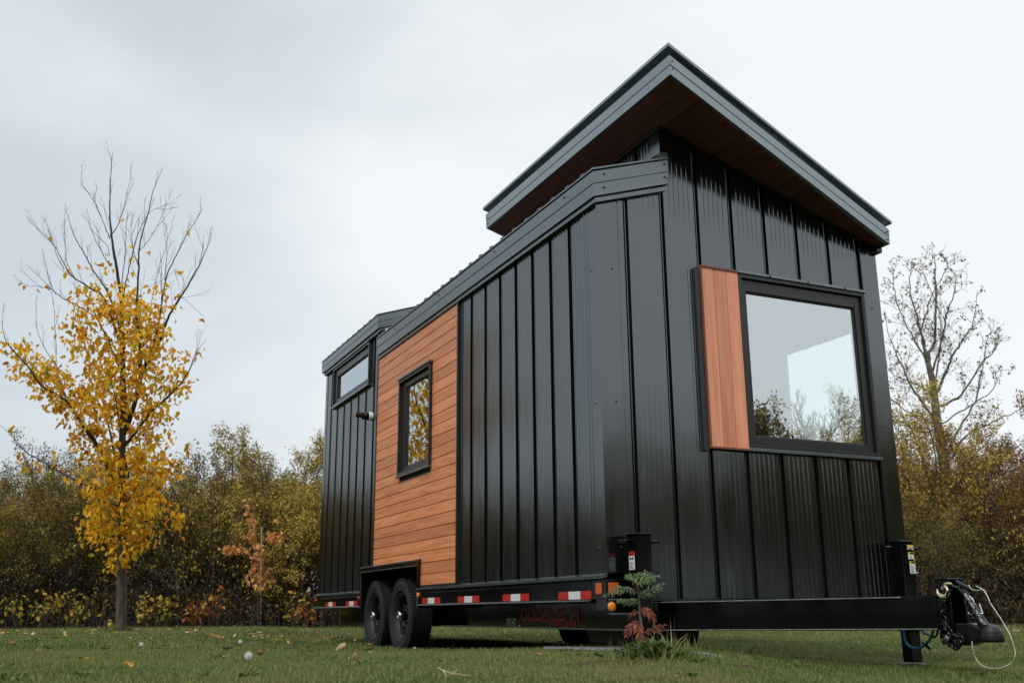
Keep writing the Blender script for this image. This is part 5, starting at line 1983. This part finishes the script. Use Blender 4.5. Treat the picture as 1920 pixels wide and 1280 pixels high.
# ------------------------------------------------------------------ tall bare tree on the right
BD = 24.0
KB = BD / FPX
bb = at_depth(1790, 1160, BD)
bb[2] = float(ground_z(bb[0], bb[1])) - 0.05
btree = thing('bare_tree', bb, 'tall bare tree with fine twigs beyond the right side of the house', 'tree')
B = lambda x, y: at_depth(x, y, BD)
mb = MB()
p = smooth_path([bb, B(1785, 1040), B(1778, 930), B(1768, 855), B(1757, 786), B(1749, 718), B(1740, 680)], 5)
mb.tube(p, list(np.linspace(0.17, 0.062, len(p))), 10)
mb.build('trunk', M['bark_pale'], btree, smooth=True)
BL = [
    ([(1740, 682), (1746, 655), (1752, 632), (1754, 546), (1753, 510), (1752, 474)], .07, .0, 1),
    ([(1742, 683), (1732, 640), (1723, 608), (1708, 563), (1706, 520), (1708, 487)], .055, .3, 1),
    ([(1757, 735), (1772, 700), (1785, 666), (1805, 635), (1823, 608), (1835, 545)], .055, -.3, 1),
    ([(1764, 762), (1790, 748), (1812, 731), (1843, 680), (1860, 660), (1876, 635)], .05, .3, 1),
    ([(1754, 786), (1730, 755), (1706, 718), (1688, 680), (1672, 646), (1658, 590)], .05, -.4, 1),
    ([(1757, 797), (1725, 782), (1689, 762), (1665, 742)], .04, .3, 1),
    ([(1775, 850), (1800, 800), (1830, 752), (1840, 690), (1850, 640), (1862, 615)], .045, .5, 1),
    ([(1785, 860), (1812, 817), (1860, 790), (1895, 775), (1925, 760)], .045, -.3, 1),
    ([(1800, 960), (1840, 890), (1857, 876), (1878, 855), (1919, 831), (1945, 815)], .045, .2, 1),
    ([(1748, 715), (1735, 670), (1715, 640), (1690, 590), (1675, 540), (1676, 500)], .04, .8, 1),
    ([(1747, 700), (1765, 640), (1775, 590), (1790, 530), (1790, 515)], .04, -.8, 1),
    ([(1752, 740), (1760, 690), (1765, 640), (1760, 580), (1735, 520), (1730, 500)], .035, 1.2, 1),
    ([(1752, 740), (1720, 720), (1690, 710), (1665, 690)], .03, -.9, 1),
    ([(1760, 800), (1730, 810), (1700, 800), (1670, 790)], .03, .2, 1),
    ([(1762, 800), (1800, 770), (1850, 740), (1870, 715), (1880, 690)], .03, .9, 1),
    ([(1740, 682), (1728, 630), (1740, 570), (1772, 510), (1776, 490)], .03, -.5, 1),
]
mb = MB()
tips = []
for pts, r0, sw, _ in BL:
    wp = [B(*q) for q in pts]
    ln = 0
    pth = branch_on(mb, tree_path(pts, sw * 0.5, BD, KB), r0 * 0.72, 0.005, 5, 0.012, 6)
    m = len(pth)
    for j in range(4, m - 1, 1):
        if RNG.random() < 0.66:
            t = unit(pth[j + 1] - pth[j])
            rv = RNG.normal(0, 1, 3)
            f = j / m
            grow(mb, pth[j], t * 0.75 + unit(rv) * 0.75, (0.40 + 0.50 * RNG.random()) * (1.2 - 0.8 * f), 0.008, 2, 5, 0.10, 0.13, tips, 3, 0.55, 0.7, 3, 0.0028)
mb.build('branch', M['bark_pale'], btree)['kind'] = 'stuff'
LP = []
for pts, dep in tips:
    if RNG.random() < 0.55 and pts[-1][2] > 2.5:
        LP.append(pts[RNG.integers(0, len(pts), 1)] + RNG.normal(0, 0.03, (1, 3)))
leaf_cloud('foliage', np.concatenate(LP), 0.075, M['leaf_brown'], btree, droop=0.6, ratio=0.6, hexa=False)

# ------------------------------------------------------------------ growth across the lawn that the front window mirrors
def open_tree(name, x, y, h, label, leafy=0, seed=3, mat=None):
    global RNG
    keep = RNG
    RNG = np.random.default_rng(seed)
    z = float(ground_z(x, y)) - 0.05
    root = thing(name, (x, y, z), label, 'tree')
    mb = MB()
    tips = []
    grow(mb, (x, y, z), (0.03, 0.02, 1), h, 0.11, 3, 9, 0.12, 0.06, tips, 9, 0.50, 0.62, 6, 0.006)
    mb.build('trunk', M['bark_dark'], root)
    if leafy:
        pts = np.concatenate([t[0] for t in tips if t[1] < 2])
        idx = RNG.integers(0, len(pts), leafy)
        leaf_cloud('foliage', pts[idx] + RNG.normal(0, .07, (leafy, 3)), 0.09, mat or M['leaf_olive'], root, hexa=False)
    RNG = keep


open_tree('bare_tree', 14.6, -14.6, 5.0, 'leafless tree across the lawn, mirrored faintly in the front window', 0, 21)
open_tree('bushy_tree', 10.2, -10.8, 3.7, 'dark bushy tree across the lawn, mirrored at the left of the front window', 5200, 22)
plant('pale', 10.6, -9.0, 4.4, 0.7, 'willow_shrub', 'green and yellow shrub across the lawn, mirrored in the lower right of the front window', 'shrub')
plant('olive', 12.6, -9.8, 4.2, 2.7, 'willow_shrub', 'dull olive willow across the lawn, mirrored in the far right corner of the front window', 'shrub')

# ------------------------------------------------------------------ sumac seedling with weeds
sx, sy = -0.62, -1.40
KS = 4.83
sz = float(ground_z(sx, sy))
sumac = thing('sumac_seedling', (sx, sy, sz), 'small sumac seedling, feathery green leaves above and red leaves below, before the near jack', 'seedling')
Q = lambda x, y, d=0.0: at_depth(x, y, KS) + np.array([FW[0], FW[1], 0]) * d
mb = MB()
stp = smooth_path([np.array([sx, sy, sz - 0.03]), Q(1207, 1205), Q(1203, 1175), Q(1199, 1140), Q(1197, 1110), Q(1193, 1085)], 6)
mb.tube(stp, list(np.linspace(0.0085, 0.0045, len(stp))), 8)
mb.build('stem', M['bark_pale'], sumac, smooth=True)


def frond(name, pts, n, ll, mat, dd, width=0.28):
    """pinnate leaf: rachis with paired leaflets"""
    path = smooth_path([Q(x, y, dd * k / max(1, len(pts) - 1)) for k, (x, y) in enumerate(pts)], 8)
    mb = MB()
    mb.tube(path, list(np.linspace(0.0022, 0.0010, len(path))), 5)
    m = len(path)
    camd = unit(CAM - path[m // 2])
    for k in range(n):
        f = 0.12 + 0.88 * k / (n - 1)
        q = f * (m - 1)
        i0 = min(int(q), m - 2)
        s = path[i0] + (path[i0 + 1] - path[i0]) * (q - i0)
        t = unit(path[i0 + 1] - path[i0])
        nrm = unit(np.array([0, 0, 1.0]) * 0.8 + camd * 0.8 + RNG.normal(0, .2, 3))
        b = unit(np.cross(t, nrm))
        for sd in (-1, 1):
            if k == n - 1 and sd == 1:
                ax = t
            else:
                ax = unit(t * 0.62 + b * sd * 0.8 + np.array([0, 0, -0.22]) + RNG.normal(0, .07, 3))
            L_ = ll * (0.55 + 0.75 * math.sin(math.pi * min(1, 0.15 + 0.75 * f))) * (0.9 + .2 * RNG.random())
            wv = unit(np.cross(ax, nrm)) * L_ * width / 2
            up = unit(np.cross(wv, ax)) * L_ * 0.05
            dr = np.array([0, 0, -L_ * 0.16])
            vs = [s, s + ax * L_ * .3 + wv + up, s + ax * L_ * .65 + wv * .75 + up + dr * .4, s + ax * L_ + dr, s + ax * L_ * .65 - wv * .75 + up + dr * .4, s + ax * L_ * .3 - wv + up, s + ax * L_ * .33 + dr * .05, s + ax * L_ * .66 + dr * .35]
            mb.add(vs, [(0, 6, 1), (6, 7, 2, 1), (7, 3, 2), (0, 5, 6), (6, 5, 4, 7), (7, 4, 3)])
    mb.build(name, mat, sumac)


G_, R_ = M['sumac_green'], M['sumac_red']
frond('leaf', [(1194, 1090), (1195, 1082), (1200, 1076), (1212, 1072), (1226, 1076)], 10, .030, G_, .05)
frond('leaf', [(1194, 1095), (1198, 1090), (1212, 1085), (1228, 1082)], 9, .031, G_, -.06)
frond('leaf', [(1195, 1095), (1188, 1086), (1180, 1080), (1174, 1084)], 8, .028, G_, -.08)
frond('leaf', [(1197, 1112), (1185, 1106), (1170, 1102), (1152, 1105), (1135, 1114)], 11, .030, G_, -.04)
frond('leaf', [(1197, 1122), (1208, 1112), (1225, 1104), (1243, 1096)], 11, .030, G_, .02)
frond('leaf', [(1198, 1132), (1190, 1127), (1178, 1124), (1164, 1123)], 9, .029, G_, .08)
frond('leaf', [(1199, 1140), (1207, 1142), (1216, 1148), (1221, 1160)], 8, .029, R_, -.06)
frond('leaf', [(1198, 1148), (1188, 1146), (1184, 1156)], 6, .026, R_, .06)
frond('leaf', [(1201, 1165), (1190, 1168), (1180, 1176), (1172, 1188)], 8, .029, R_, -.05)
frond('leaf', [(1202, 1170), (1195, 1178), (1196, 1196)], 7, .028, R_, -.10)
frond('leaf', [(1204, 1185), (1218, 1182), (1232, 1176), (1246, 1172)], 8, .026, R_, .03)
frond('leaf', [(1205, 1190), (1214, 1196), (1222, 1206)], 6, .024, R_, .06)
# weeds at its foot
wd = thing('weed_clump', (sx - 0.02, sy - 0.06, sz), 'dark broad leaved weeds at the foot of the sumac seedling', 'weeds')
n = 200
a = RNG.random(n) * 2 * np.pi
r = np.abs(RNG.normal(0, 0.075, n))
pos = np.stack([sx - 0.03 + r * np.cos(a) * 1.25, sy - 0.07 + r * np.sin(a), sz + 0.005 + 0.075 * RNG.random(n) * np.exp(-(r / 0.14) ** 2)], 1)
axs = np.stack([np.cos(a), np.sin(a), 0.15 + 0.7 * RNG.random(n)], 1) + RNG.normal(0, .35, (n, 3))
leaf_cloud('foliage', pos, 0.042, M['weed'], wd, ratio=0.5, axis=axs)
mb = MB()
for k in range(18):
    t = RNG.random() * 6.28
    mb.tube([(sx - .03, sy - .07, sz - .02), (sx - .03 + .05 * math.cos(t), sy - .07 + .05 * math.sin(t), sz + .06), (sx - .03 + .11 * math.cos(t), sy - .07 + .10 * math.sin(t), sz + .07)], [.003, .002, .0015], 4, caps=False)
mb.build('stems', M['weed'], wd)['kind'] = 'stuff'
n = 520
ang = RNG.random(n) * 2 * np.pi
r = np.abs(RNG.normal(0, 0.13, n))
b_ = blades(sx + 0.10 + r * np.cos(ang) * 1.5, sy - 0.06 + r * np.sin(ang) * .8, 0.035 + 0.09 * RNG.random(n) ** 1.6, 0.0038 + 0.002 * RNG.random(n), 0.45)
tag(mesh_np('grass_tuft', *b_, M['grass']), 'tuft of tall uncut grass beside the sumac seedling', 'grass tuft', kind='stuff')
n = 22
ang = RNG.random(n) * 2 * np.pi
r = np.abs(RNG.normal(0, 0.06, n))
b_ = blades(sx + 0.11 + r * np.cos(ang), sy - 0.02 + r * np.sin(ang), 0.09 + 0.13 * RNG.random(n), np.full(n, 0.0028), 0.6)
tag(mesh_np('seed_grass', *b_, M['straw']), 'few long dry grass stalks rising right of the sumac stem', 'grass stalks', kind='stuff')

# bare soil showing round the weeds, and low broad leaved weeds through the lawn
mb = MB()
for (cx_, cy_, rx_, ry_) in ((sx - 0.28, sy - 0.16, .26, .10), (sx + .42, sy - .22, .13, .07)):
    m = 26
    a = np.arange(m) * 2 * np.pi / m
    rr = 1 + 0.22 * np.sin(3 * a + 1) + 0.12 * np.sin(7 * a)
    ring_ = [(cx_ + rx_ * rr[k] * math.cos(a[k]), cy_ + ry_ * rr[k] * math.sin(a[k])) for k in range(m)]
    vs = [(x, y, float(ground_z(x, y)) + 0.004) for x, y in ring_] + [(cx_, cy_, float(ground_z(cx_, cy_)) + 0.016)]
    mb.add(vs, [(k, (k + 1) % m, m) for k in range(m)])
tag(mb.build('bare_soil', M['soil']), 'patch of bare dark soil in the lawn by the sumac', 'soil', kind='structure')
n = 1560
X, Y, dd_ = scatter(n // 13, 3.0, 13.0, 1.3)
X, Y = np.repeat(X, 13), np.repeat(Y, 13)
a = RNG.random(n) * 2 * np.pi
r = np.abs(RNG.normal(0, 0.035, n))
pos = np.stack([X + r * np.cos(a), Y + r * np.sin(a), ground_z(X, Y) + 0.010 + 0.010 * RNG.random(n)], 1)
axs = np.stack([np.cos(a), np.sin(a), 0.25 + 0.5 * RNG.random(n)], 1)
tag(leaf_cloud('lawn_weeds', pos, 0.022, M['weed'], None, ratio=0.6, axis=axs), 'small broad leaved weeds growing through the lawn', 'weeds', kind='stuff')

# ------------------------------------------------------------------ metal strip lying along the near side of the trailer
pa, pb = np.array([-0.26, 0.36]), np.array([-0.15, -1.34])
mb = MB()
d = unit(pb - pa)
nn = np.array([-d[1], d[0]])
prev = None
for k in range(13):
    c = pa + (pb - pa) * k / 12
    z = float(ground_z(c[0], c[1])) + 0.030
    sec_ = [(c[0] - nn[0] * .02, c[1] - nn[1] * .02, z - .012), (c[0] + nn[0] * .02, c[1] + nn[1] * .02, z - .012), (c[0] + nn[0] * .02, c[1] + nn[1] * .02, z + .002), (c[0] - nn[0] * .02, c[1] - nn[1] * .02, z + .002)]
    if prev is not None:
        mb.add(prev + sec_, [(0, 4, 5, 1), (1, 5, 6, 2), (2, 6, 7, 3), (3, 7, 4, 0)] + ([(0, 1, 2, 3)] if k == 1 else []) + ([(7, 6, 5, 4)] if k == 12 else []))
    prev = sec_
tag(mb.build('metal_strip', M['alu']), 'long thin grey metal strip lying in the grass beside the trailer', 'metal strip')


# ------------------------------------------------------------------ fallen leaves, dandelion clocks, dry stem
def curl_leaf(seed, ratio, curl):
    """one curled leaf with a midrib fold and a stalk, unit length"""
    rg = np.random.default_rng(seed)
    rows = 7
    vs, fs = [], []
    for i in range(rows):
        f = i / (rows - 1)
        w = ratio * 0.5 * math.sin(math.pi * min(1, f * 0.93 + 0.05)) ** 0.8 * (1.15 - 0.5 * f)
        zc = curl * (f - 0.5) ** 2 * 0.8 + 0.03
        for q in (-1, -0.5, 0, 0.5, 1):
            vs.append((f - 0.5, q * w, zc + abs(q) ** 1.5 * curl * 0.22 + rg.normal(0, 0.018)))
    for i in range(rows - 1):
        for k in range(4):
            a = i * 5 + k
            fs.append((a, a + 1, a + 6, a + 5))
    s = len(vs)
    vs += [(-0.5, -0.012, vs[2][2]), (-0.5, 0.012, vs[2][2]), (-0.78, 0.006, vs[2][2] + 0.08), (-0.78, -0.006, vs[2][2] + 0.08)]
    fs.append((s, s + 1, s + 2, s + 3))
    me = bpy.data.meshes.new('fallen_leaf')
    me.from_pydata(vs, [], fs)
    me.polygons.foreach_set('use_smooth', [True] * len(fs))
    return me


LM = {}
for kd, mk in (('tan', 'fallen_tan'), ('yellow', 'fallen_yellow'), ('brown', 'fallen_brown')):
    LM[kd] = []
    for s in range(3):
        me = curl_leaf(40 + s, (0.62, 0.5, 0.68)[s], (0.7, 0.45, 0.95)[s])
        me.materials.append(M[mk])
        LM[kd].append(me)
LAB = {'tan': 'pale tan fallen leaf lying curled on the lawn', 'yellow': 'yellow fallen leaf lying on the lawn', 'brown': 'brown withered fallen leaf lying on the lawn'}
GRP = {'tan': 'tan leaves fallen on the lawn', 'yellow': 'yellow leaves fallen on the lawn', 'brown': 'brown leaves fallen on the lawn'}


def ground_hit(x, y):
    d = ray(x, y)
    t = 3.0
    for _ in range(60):
        p = CAM + d * t
        g = float(ground_z(p[0], p[1])) + 0.02
        t *= (g - CAM[2]) / (p[2] - CAM[2]) * 0.6 + 0.4
    return CAM + d * t


def drop_leaf(x, y, kind, size, label=None, lift=0.030, tilt=None):
    o = bpy.data.objects.new('fallen_leaf', LM[kind][RNG.integers(0, 3)])
    COL.objects.link(o)
    o.location = (float(x), float(y), float(ground_z(x, y)) + lift)
    tx = RNG.normal(0, 0.30, 2) if tilt is None else tilt
    o.rotation_euler = (float(tx[0]), float(tx[1]), float(RNG.random() * 6.28))
    o.scale = (size, size, size)
    tag(o, label or LAB[kind], 'leaf', None if label else GRP[kind])


p = ground_hit(638, 1228)
drop_leaf(p[0], p[1], 'tan', 0.065, 'large pale leaf standing half upright on the lawn before the wheels', 0.05, (0.9, 0.5))
p = ground_hit(664, 1246)
drop_leaf(p[0], p[1], 'tan', 0.065, 'broad tan leaf nearest the camera below the wheels', 0.035, (0.2, -0.3))
p = ground_hit(157, 1243)
drop_leaf(p[0], p[1], 'yellow', 0.055, 'yellow curled leaf on the near lawn below the yellow tree', 0.03, (0.2, 0.3))
p = ground_hit(703, 1208)
drop_leaf(p[0], p[1], 'tan', 0.085, 'pinkish tan leaf resting against the foot of the rear tyre', 0.04, (0.5, 0.2))
# leaf fall round the yellow tree and over the lawn
for k in range(190):
    a, r = RNG.random() * 6.28, abs(RNG.normal(0, 2.4)) + 0.3
    x, y = base[0] + r * math.cos(a) * 1.3 + 1.0, base[1] + r * math.sin(a) - 2.0
    if (x - CAM[0]) * .4245 + (y - CAM[1]) * .9054 < 7.5:
        continue
    drop_leaf(x, y, ('tan', 'yellow', 'brown', 'tan')[RNG.integers(0, 4)], 0.045 + 0.024 * RNG.random())
for k in range(60):
    X, Y, dd_ = scatter(1, 7.5, 26, 1.5)
    drop_leaf(X[0], Y[0], ('tan', 'yellow', 'brown')[RNG.integers(0, 3)], 0.06 + 0.03 * RNG.random())
for (x, y) in ((283, 1202), (245, 1199), (520, 1196), (405, 1195), (560, 1203), (595, 1205), (650, 1200), (425, 1221), (196, 1221), (88, 1218), (72, 1230), (310, 1213), (540, 1206), (620, 1212), (485, 1232), (850, 1215), (780, 1212), (1010, 1232), (700, 1225), (238, 1253)):
    p = ground_hit(x, y)
    drop_leaf(p[0], p[1], ('tan', 'brown', 'yellow', 'tan')[RNG.integers(0, 4)], 0.05 + 0.025 * RNG.random())

CLK = [(465, 1240, .019, 'white dandelion clock nearest the camera on the left lawn'), (450, 1205, .021, 'dandelion clock on a low stem halfway between sapling and camera'), (264, 1211, .019, 'small white dandelion clock below the yellow tree, leftmost of the three')]
for (x, y, r, lab) in CLK:
    p = ground_hit(x, y + 5)
    z = float(ground_z(p[0], p[1]))
    t = thing('dandelion', (p[0], p[1], z), lab, 'dandelion')
    c = np.array([p[0], p[1], z + 0.055])
    mb = MB()
    mb.tube([(p[0], p[1], z - .01), (p[0] + .004, p[1], z + .03), tuple(c)], .0022, 5)
    mb.build('stem', M['weed'], t)
    mb = MB()
    n = 80
    g = (1 + 5 ** .5) / 2
    for k in range(n):
        ph = math.acos(1 - 2 * (k + .5) / n)
        th = 2 * np.pi * k / g
        dr = np.array([math.sin(ph) * math.cos(th), math.sin(ph) * math.sin(th), math.cos(ph)])
        e = c + dr * r * 0.8
        mb.tube([c, e], .0003, 3, caps=False)
        u = unit(np.cross(dr, np.array([.3, .5, .8])))
        w = np.cross(dr, u)
        for q in range(4):
            aa = 2 * np.pi * q / 4 + k
            tip = e + (u * math.cos(aa) + w * math.sin(aa)) * r * .28 + dr * r * .16
            sd = np.cross(dr, tip - e)
            sd = unit(sd) * .0006
            mb.add([e - sd, e + sd, tip], [(0, 1, 2)])
    mb.build('seed_head', M['fluff'], t)

p0 = ground_hit(820, 1262)
p1 = ground_hit(880, 1276)
mb = MB()
zz = lambda p, h: np.array([p[0], p[1], float(ground_z(p[0], p[1])) + h])
mb.tube([zz(p0, .040), zz(p0 * .8 + p1 * .2, .034), zz(p0 * .5 + p1 * .5, .030), zz(p1, .036)], [.0012, .0017, .0017, .001], 5)
mb.tube([zz(p0 * .8 + p1 * .2, .034), zz(ground_hit(838, 1274), .03)], [.0016, .0008], 5)
mb.tube([zz(p0 * .5 + p1 * .5, .030), zz(ground_hit(858, 1266), .04)], [.0014, .0007], 5)
tag(mb.build('dry_stem', M['straw']), 'forked dry straw stem lying on the grass at the bottom edge', 'dry stem')
